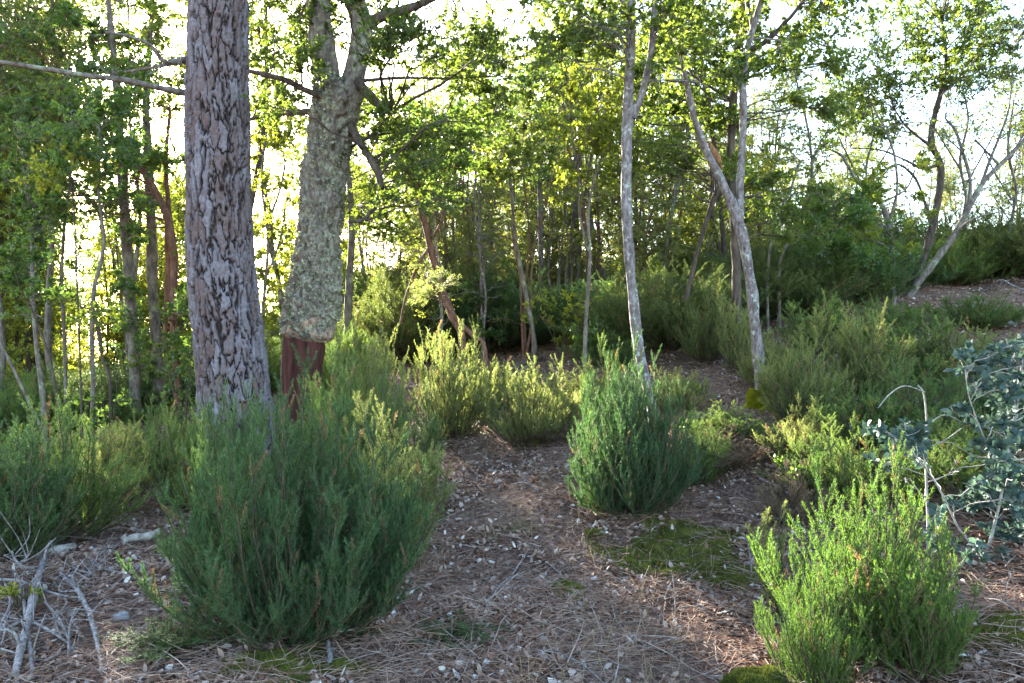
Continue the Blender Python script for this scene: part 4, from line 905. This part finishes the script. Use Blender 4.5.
# ------------------------------------------------------------------ deadwood
def stick(name, label, pts, cat='dead branch', group=None, mat='deadwood', sub=0, seed=0, sides=10, lift=0, rough=.25, n=40):
    """pts: (px, py on the ground or above, radius px, distance, height above the ground)"""
    rng = np.random.RandomState(seed + 500); P3 = []; R3 = []
    for (px, r, d, h) in pts:
        x = (px - 512) / F * d; P3.append([x, d, gz(x, d) + h + r / F * d * .7]); R3.append(r / F * d * .55)
    P3 = np.array(P3); base = P3[0].copy(); a = Acc(); P, R = trunk_tube(a, P3, R3, n, sides, rough, seed, 16)
    for end, q in ((0, 0), (-1, n - 1)):
        k = len(a.V[0]); ring = q * sides + np.arange(sides); c = P[end]
        V = np.vstack([a.V[0][ring], c[None]]); f = np.stack([np.arange(sides), (np.arange(sides) + 1) % sides, np.full(sides, sides)], -1); a.add(V, f)
    for j in range(sub):
        q = rng.randint(int(n * .2), n - 2); s0 = P[q]; dr = rdir(rng, 1, .5)[0]; ln = rng.uniform(.06, .3)
        m_ = s0 + dr * ln * .5 + rng.normal(0, .03, 3); e_ = s0 + dr * ln + rng.normal(0, .04, 3)
        gq = gz(e_[0], e_[1]); e_[2] = max(e_[2], gq + .01)
        Pq, Rq = spline([s0, m_, e_], [R[q] * .5, R[q] * .38, .002], 9); V, Q = tubes(Pq, Rq, 6); a.add(V, Q)
    o = local(a, base).mesh(name, M[mat], None, True); o.location = [float(v) for v in base]; tag(o, label, cat, group); return o
def lib(y, z=0): return EYE * F / (y - 341.5)   # distance of flat ground seen at row y
G1 = 'sticks in the grey stick pile'
sp = [('thick grey branch running up the middle of the stick pile', [(15,6.5,3.5,.06),(22,7,3.75,.10),(32,7,4.1,.12),(38,6.5,4.5,.10),(45,5.5,4.9,.06)], 4),
 ('forked grey branch right beside the thickest one in the stick pile', [(33,4,3.5,.02),(30,4,3.75,.07),(25,3.6,4.1,.10),(22,3,4.4,.10)], 3),
 ('curved grey branch bending down at the right side of the stick pile', [(102,4,3.55,.01),(98,4.5,3.75,.06),(90,4.5,4.0,.10),(80,4,4.25,.10),(72,3.5,4.5,.07),(60,3,4.65,.05)], 4),
 ('long thin branch lying across the stick pile from the left', [(-10,2.6,4.5,.08),(20,2.6,4.45,.12),(45,2.4,4.35,.10),(75,2,4.3,.05),(95,1.5,4.4,.02)], 3),
 ('pale forked twig sticking up at the top of the stick pile', [(25,2.5,4.7,.02),(20,3,4.72,.08),(14,2.6,4.75,.14),(12,2,4.8,.20)], 3),
 ('short upright twig near the top left of the stick pile', [(22,2.2,4.8,.04),(27,2.2,4.85,.12),(28,1.8,4.9,.20)], 1),
 ('thin stick crossing low over the bottom of the stick pile', [(0,2.4,3.9,.05),(25,2.6,3.95,.12),(50,2.4,3.9,.08),(75,2,3.8,.04),(95,1.6,3.7,.02)], 3),
 ('pale thin stick leaning against the curved branch', [(68,2.2,3.7,.02),(70,2.2,3.9,.12),(76,2,4.05,.15)], 3),
 ('dark stick poking out beneath the left heath bush', [(40,3.4,5.0,.04),(52,3.4,5.3,.06),(66,3,5.7,.05)], 1),
 ('bleached stick at the bottom left corner', [(-20,3,3.6,.05),(0,3,3.9,.10),(10,2.4,4.2,.12),(5,2,4.5,.08)], 4),
 ('thin arched stick in the lower left corner', [(-5,1.8,4.0,.02),(4,1.8,3.9,.12),(3,1.6,3.8,.10),(-6,1.4,3.75,.03)], 2),
 ('short stick lying flat right of the stick pile', [(55,1.8,4.1,.02),(70,2,4.15,.04),(90,1.8,4.2,.02),(110,1.4,4.3,.01)], 2),
 ('brown stick slanting down behind the curved branch', [(45,2.2,4.2,.10),(60,2.2,4.0,.07),(72,2,3.8,.04),(80,1.6,3.65,.02)], 3),
 ('twiggy dead branch spread over the top of the stick pile', [(70,1.6,4.8,.03),(78,1.6,4.7,.08),(86,1.4,4.6,.12),(95,1,4.55,.10)], 6),
 ('fine twiggy branch between the pale log and the stick pile', [(95,1.4,4.9,.02),(105,1.4,4.75,.07),(120,1.2,4.65,.06),(135,.9,4.6,.02)], 6)]
for i, (lab, pts, sub) in enumerate(sp): stick('dead_branch', lab, [(q[0], q[1], q[2], q[3] * .55) for q in pts], group=G1, sub=sub + 3, seed=i)
stick('log', 'short pale rotten log lying above the stick pile', [(24,8,5.1,0),(40,8.5,5.12,0),(58,8.5,5.15,0),(76,8,5.2,0)], 'log', mat='deadlog', rough=.2, sides=16)
stick('log', 'whitish weathered log piece left of the large dark bush', [(123,7,5.25,.0),(135,8.5,5.3,.01),(148,8,5.35,.02),(160,6,5.42,.04)], 'log', mat='deadlog', rough=.3, sides=16)
stick('curved_stick', 'curved grey stick standing out under the large dark bush', [(318,2,3.45,.0),(328,4,3.5,.02),(330,4.4,3.6,.05),(326,3.4,3.75,.06)], mat='deadwood')
stick('log', 'pale flat log on the slope between the two pale trees', [(680,4,11.2,0),(690,5,11.25,0),(700,4.6,11.3,0),(707,3,11.35,0)], 'log', mat='deadlog', rough=.25)
stick('log', 'dark fallen log in the debris heap at the head of the litter path', [(488,5,10.3,.05),(505,6,10.5,.10),(525,5.5,10.8,.15),(545,4,11,.12)], 'log', mat='bark_dark', sub=5)
stick('fallen_branch', 'greenish branch lying over the dark debris heap', [(480,4,10.0,.0),(498,4,10.1,.12),(515,3.6,10.3,.2),(535,3,10.5,.18)], mat='bark_grey', sub=5)
stick('fallen_branch', 'brown branch sloping down left of the dark debris heap', [(462,3,9.9,.3),(480,3,9.9,.2),(500,2.6,9.9,.05)], mat='bark_red', sub=3)
for i, (lab, pts) in enumerate([
 ('long bleached twig lying on the litter right of the small sprig', [(483,1.6,4.1,.01),(497,1.8,4.5,.05),(512,1.8,4.9,.04),(530,1.5,5.3,.02)]),
 ('thin pale stick slanting on the litter below the moss patch', [(548,1.6,5.1,.02),(560,1.7,4.8,.04),(575,1.6,4.5,.02),(590,1.2,4.2,.01)]),
 ('curved pale twig at the bottom edge of the litter path', [(500,1.2,3.8,.01),(545,1.6,3.75,.04),(580,1.6,3.6,.03),(610,1.4,3.45,.01)]),
 ('upright dry stalk right of the moss patch', [(676,1.2,4.4,.0),(675,1.2,4.4,.13),(673,1.0,4.42,.26)]),
 ('dry grey stalk standing left of the moss mound', [(640,1.2,3.9,.0),(655,1.1,3.95,.05),(676,1,4.0,.08)]),
 ('grey stick lying at the top of the litter path', [(512,1.8,6.6,.02),(525,2,6.4,.03),(538,1.6,6.2,.02)]),
 ('bundle-like forked branch on the bank above the slim sprout', [(760,2.2,6.0,.06),(785,2.4,5.7,.10),(808,2.2,5.4,.06),(825,1.6,5.2,.03)]),
 ('pale stick sloping under the dry brush on the bank', [(768,1.8,5.5,.03),(790,1.8,5.3,.07),(812,1.6,5.1,.04)]),
 ('thin stick leaning upright beside the slim sprout', [(752,1.2,4.8,.0),(751,1.2,4.8,.12),(748,1,4.82,.24)]),
 ('twig lying right of the bright foreground bush', [(985,1.8,4.0,.02),(1000,2,3.9,.05),(1020,1.8,3.8,.03),(1040,1.2,3.7,.01)]),
 ('long dry branch arching on the bare slope at the right edge', [(985,2,12,.05),(1000,2,11.6,.25),(1015,1.8,11.3,.2),(1040,1.4,11,.05)]),
 ('short pale stick on the litter left of the curved twig', [(440,1.2,3.9,.01),(455,1.4,3.8,.02),(475,1.2,3.7,.01)])]):
    stick('fallen_twig', lab, pts, 'twig', 'twigs on the litter', sub=3, seed=40 + i, sides=6, n=24)

# stones
def stone(label, px, d, w, h, seed, name='stone', sink=.25):
    rng = np.random.RandomState(seed); x = (px - 512) / F * d
    nu, nv = 22, 14; u, v = np.meshgrid(np.arange(nu) / nu * 2 * np.pi, np.linspace(.001, np.pi - .001, nv)); 
    D = np.stack([np.sin(v) * np.cos(u), np.sin(v) * np.sin(u), np.cos(v)], -1).reshape(-1, 3)
    r = 1 + .25 * fbm(D * 1.6 + seed, 3) ; V = D * r[:, None] * np.array([w, w * .7, h]) * .5
    j, i = np.meshgrid(np.arange(nv - 1), np.arange(nu), indexing='ij'); i2 = (i + 1) % nu
    Q = np.stack([j * nu + i, (j + 1) * nu + i, (j + 1) * nu + i2, j * nu + i2], -1).reshape(-1, 4)
    o = mesh(name, V, Q, M['stone'], None, None, True); o.location = (x, d, gz(x, d) + h * sink); o.rotation_euler = (0, 0, seed)
    return tag(o, label, 'stone')
stone('bluish lichen-stained stone right of the stick pile', 121, 4.15, .10, .05, 3)
stone('pale flat stone on the slope right of the slender tree foot', 688, 8.8, .22, .08, 4)
stone('pale stone beside the low yellow-green plant on the slope', 697, 7.7, .16, .07, 5)
stone('small grey stone in the dark debris heap', 500, 10.2, .25, .14, 6)
stone('rounded stone half hidden in the bare slope at the right edge', 1008, 9.5, .25, .12, 7)
stone('small pale stone at the upper end of the stick pile', 142, 4.8, .09, .05, 8)

# ------------------------------------------------------------------ moss
def moss(label, px, d, wx, wy, seed, n_, hump=.03, mat='moss', name='moss_patch'):
    n = int(n_ * 2.4); rng = np.random.RandomState(seed); x0 = (px - 512) / F * d; base = np.array([x0, d, gz(x0, d)])
    def surf(u, v):
        rr = np.hypot(u, v) + .38 * fbm(np.stack([u * 1.6 + seed, v * 1.6, u * 0], -1), 4); x = x0 + u * wx; y = d + v * wy
        q = np.stack([x, y, x * 0], -1)
        return rr, np.stack([x, y, ground_z(x, y) + hump * np.clip(1 - rr ** 2, -.6, 1) + .022 + .010 * fbm(q * 22, 3) - .03 * np.clip(rr - .8, 0, 1)], -1)
    g_ = 70; u, v = np.meshgrid(np.linspace(-1.3, 1.3, g_), np.linspace(-1.3, 1.3, g_)); rr, S_ = surf(u, v)
    V = S_.reshape(-1, 3) - base; jj, ii = np.meshgrid(np.arange(g_ - 1), np.arange(g_ - 1), indexing='ij'); b0 = (jj * g_ + ii).ravel()
    keep = (rr[:-1, :-1].ravel() < .97)
    Q = np.stack([b0, b0 + 1, b0 + g_ + 1, b0 + g_], -1)[keep]
    A_ = Acc(); A_.add(V, Q, np.clip(.3 + .35 * fbm(V * 16, 3), 0, 1))
    U = rng.uniform(-1.3, 1.3, (n * 3, 2)); rq, P = surf(U[:, 0], U[:, 1]); ok = rq + rng.normal(0, .07, len(U)) < 1
    P = P[ok][:n] - base
    needles(A_, P, rdir(rng, len(P)) * .9 + np.array([0, 0, 1.]), rng.uniform(.008, .02, (len(P), 1)), .0045, rng, np.clip(.5 + .5 * fbm(P * 14, 2) + rng.normal(0, .18, len(P)), 0, 1))
    o = A_.mesh(name, M[mat]); o.location = [float(q) for q in base]; return tag(o, label, 'moss')
moss('wide green moss patch below the dense dark bush', 672, 5.25, .42, .36, 1, 30000, .02)
moss('thin moss patch below the wide one, near the slim sprout', 735, 4.9, .22, .20, 2, 9000, .015)
moss('dark round moss cushion at the bottom edge left of the bright bush', 757, 3.55, .14, .13, 3, 9000, .10)
moss('moss patch in shadow under the large dark bush', 295, 3.5, .32, .18, 4, 14000, .02)
moss('small moss tongue in the middle of the litter', 568, 4.6, .09, .13, 5, 4000, .015)
moss('moss clump at the left foot of the dense dark bush', 598, 5.9, .10, .12, 6, 4000, .06)
moss('mossy streak on the bare slope at the right', 960, 10.5, .9, .5, 7, 9000, .03)
moss('moss under the blue-leaved shrub at the bottom right', 1000, 3.7, .22, .2, 8, 8000, .02)

# ------------------------------------------------------------------ litter
def scatter(rng, n, pxr, dr, power=1.6):
    d = dr[0] + (dr[1] - dr[0]) * rng.rand(n) ** power; px = rng.uniform(pxr[0], pxr[1], n)
    x = (px - 512) / F * d
    return x, d
rng = np.random.RandomState(99)
def gnormal(x, y):
    e_ = .03; zx = (ground_z(x + e_, y) - ground_z(x - e_, y)) / (2 * e_); zy = (ground_z(x, y + e_) - ground_z(x, y - e_)) / (2 * e_)
    return nz(np.stack([-zx, -zy, np.ones_like(zx)], -1))
n = 210000; x, y = scatter(rng, n, (-120, 1150), (2.4, 16), 1.5)
keep = fbm(np.stack([x * 2.2, y * 2.2, x * 0 + 4], -1), 3) + rng.normal(0, .45, n) > -.05; x, y = x[keep], y[keep]; n = len(x); z = ground_z(x, y)
P = np.stack([x, y, z + rng.uniform(.002, .035, n)], -1); D = rng.normal(0, 1, (n, 3)); D[:, 2] *= .4
lit = Acc(); r_ = rng.rand(n) ** 1.5 * .74; pale = rng.rand(n) < .04; r_[pale] = rng.uniform(.85, 1, pale.sum())
oak_leaves(lit, P, D, rng.uniform(.03, .058, (n, 1)), .024, rng, .28, r_, .5)
tag(lit.mesh('leaf_litter', M['litter']), 'brown and pale fallen oak leaves covering the forest floor', 'leaf litter', kind='stuff')
n = 150000; x, y = scatter(rng, n, (-120, 1150), (2.4, 14), 1.5)
keep = fbm(np.stack([x * 1.1, y * 1.1, x * 0 + 14], -1), 4) + rng.normal(0, .25, n) > 0; x, y = x[keep], y[keep]; n = len(x); z = ground_z(x, y)
P0 = np.stack([x, y, z + rng.uniform(.008, .045, n)], -1); a = rng.rand(n) * 6.28; ln = rng.uniform(.07, .2, n)
D = np.stack([np.cos(a), np.sin(a), rng.normal(0, .15, n)], -1); P1 = P0 + D * ln[:, None] * .5 + rng.normal(0, .006, (n, 3)); P2 = P0 + D * ln[:, None] + rng.normal(0, .01, (n, 3))
V, Q = tubes(np.stack([P0, P1, P2], 1), np.broadcast_to(rng.uniform(.0007, .0016, (n, 1)), (n, 3)), 3)
pl = Acc(); pl.add(V, Q, np.repeat(rng.rand(n), 9)); tag(pl.mesh('pine_needle_litter', M['pine_litter']), 'fallen pine needles matted over the forest floor', 'needle litter', kind='stuff')
n = 6500; x, y = scatter(rng, n, (-120, 1150), (2.4, 13), 1.6); z = ground_z(x, y)
P0 = np.stack([x, y, z + .01], -1); a = rng.rand(n) * 6.28; ln = rng.uniform(.12, .45, n)
D = np.stack([np.cos(a), np.sin(a), rng.normal(.05, .2, n)], -1); t = np.linspace(0, 1, 5)[None, :, None]
PP = P0[:, None] + D[:, None] * ln[:, None, None] * t + np.cumsum(rng.normal(0, .008, (n, 5, 3)), 1)
PP[..., 2] = np.maximum(PP[..., 2], ground_z(PP[..., 0], PP[..., 1]) + .006)
V, Q = tubes(PP, (.0008 + .0034 * rng.rand(n, 1) ** 3) * np.linspace(1, .4, 5)[None], 5)
pl = Acc(); pl.add(V, Q, np.repeat(rng.rand(n), 25)); tag(pl.mesh('twig_litter', M['twig_litter'], smooth=True), 'small grey twigs strewn over the forest floor', 'twig litter', kind='stuff')
# dry grass and low herbs
n = 5000; x, y = scatter(rng, n, (380, 1150), (2.6, 9), 1.5); cl = fbm(np.stack([x * 1.6, y * 1.6, x * 0 + 8], -1), 2) > .25; x, y = x[cl], y[cl]; n = len(x); z = ground_z(x, y)
P0 = np.stack([x, y, z], -1); D = rdir(rng, n, 1.6); D[:, 2] = abs(D[:, 2]); ln = rng.uniform(.06, .22, n)
gr = Acc(); mid = P0 + D * ln[:, None] * .6; tip = P0 + D * ln[:, None] + rng.normal(0, .03, (n, 3)); S = nz(np.cross(D, rdir(rng, n))) * .0015
V = np.stack([P0 - S, P0 + S, mid + S * .8, mid - S * .8, tip], 1).reshape(-1, 3); b_ = np.arange(n)[:, None] * 5
gr.add(V, b_ + np.array([[0, 1, 2]]), np.repeat(rng.rand(n), 5)); gr.add(V, b_ + np.array([[0, 2, 3]]), .5); gr.add(V, b_ + np.array([[3, 2, 4]]), .5)
tag(gr.mesh('dry_grass', M['drygrass']), 'sparse dry straw-coloured grass standing in the litter', 'grass', kind='stuff')
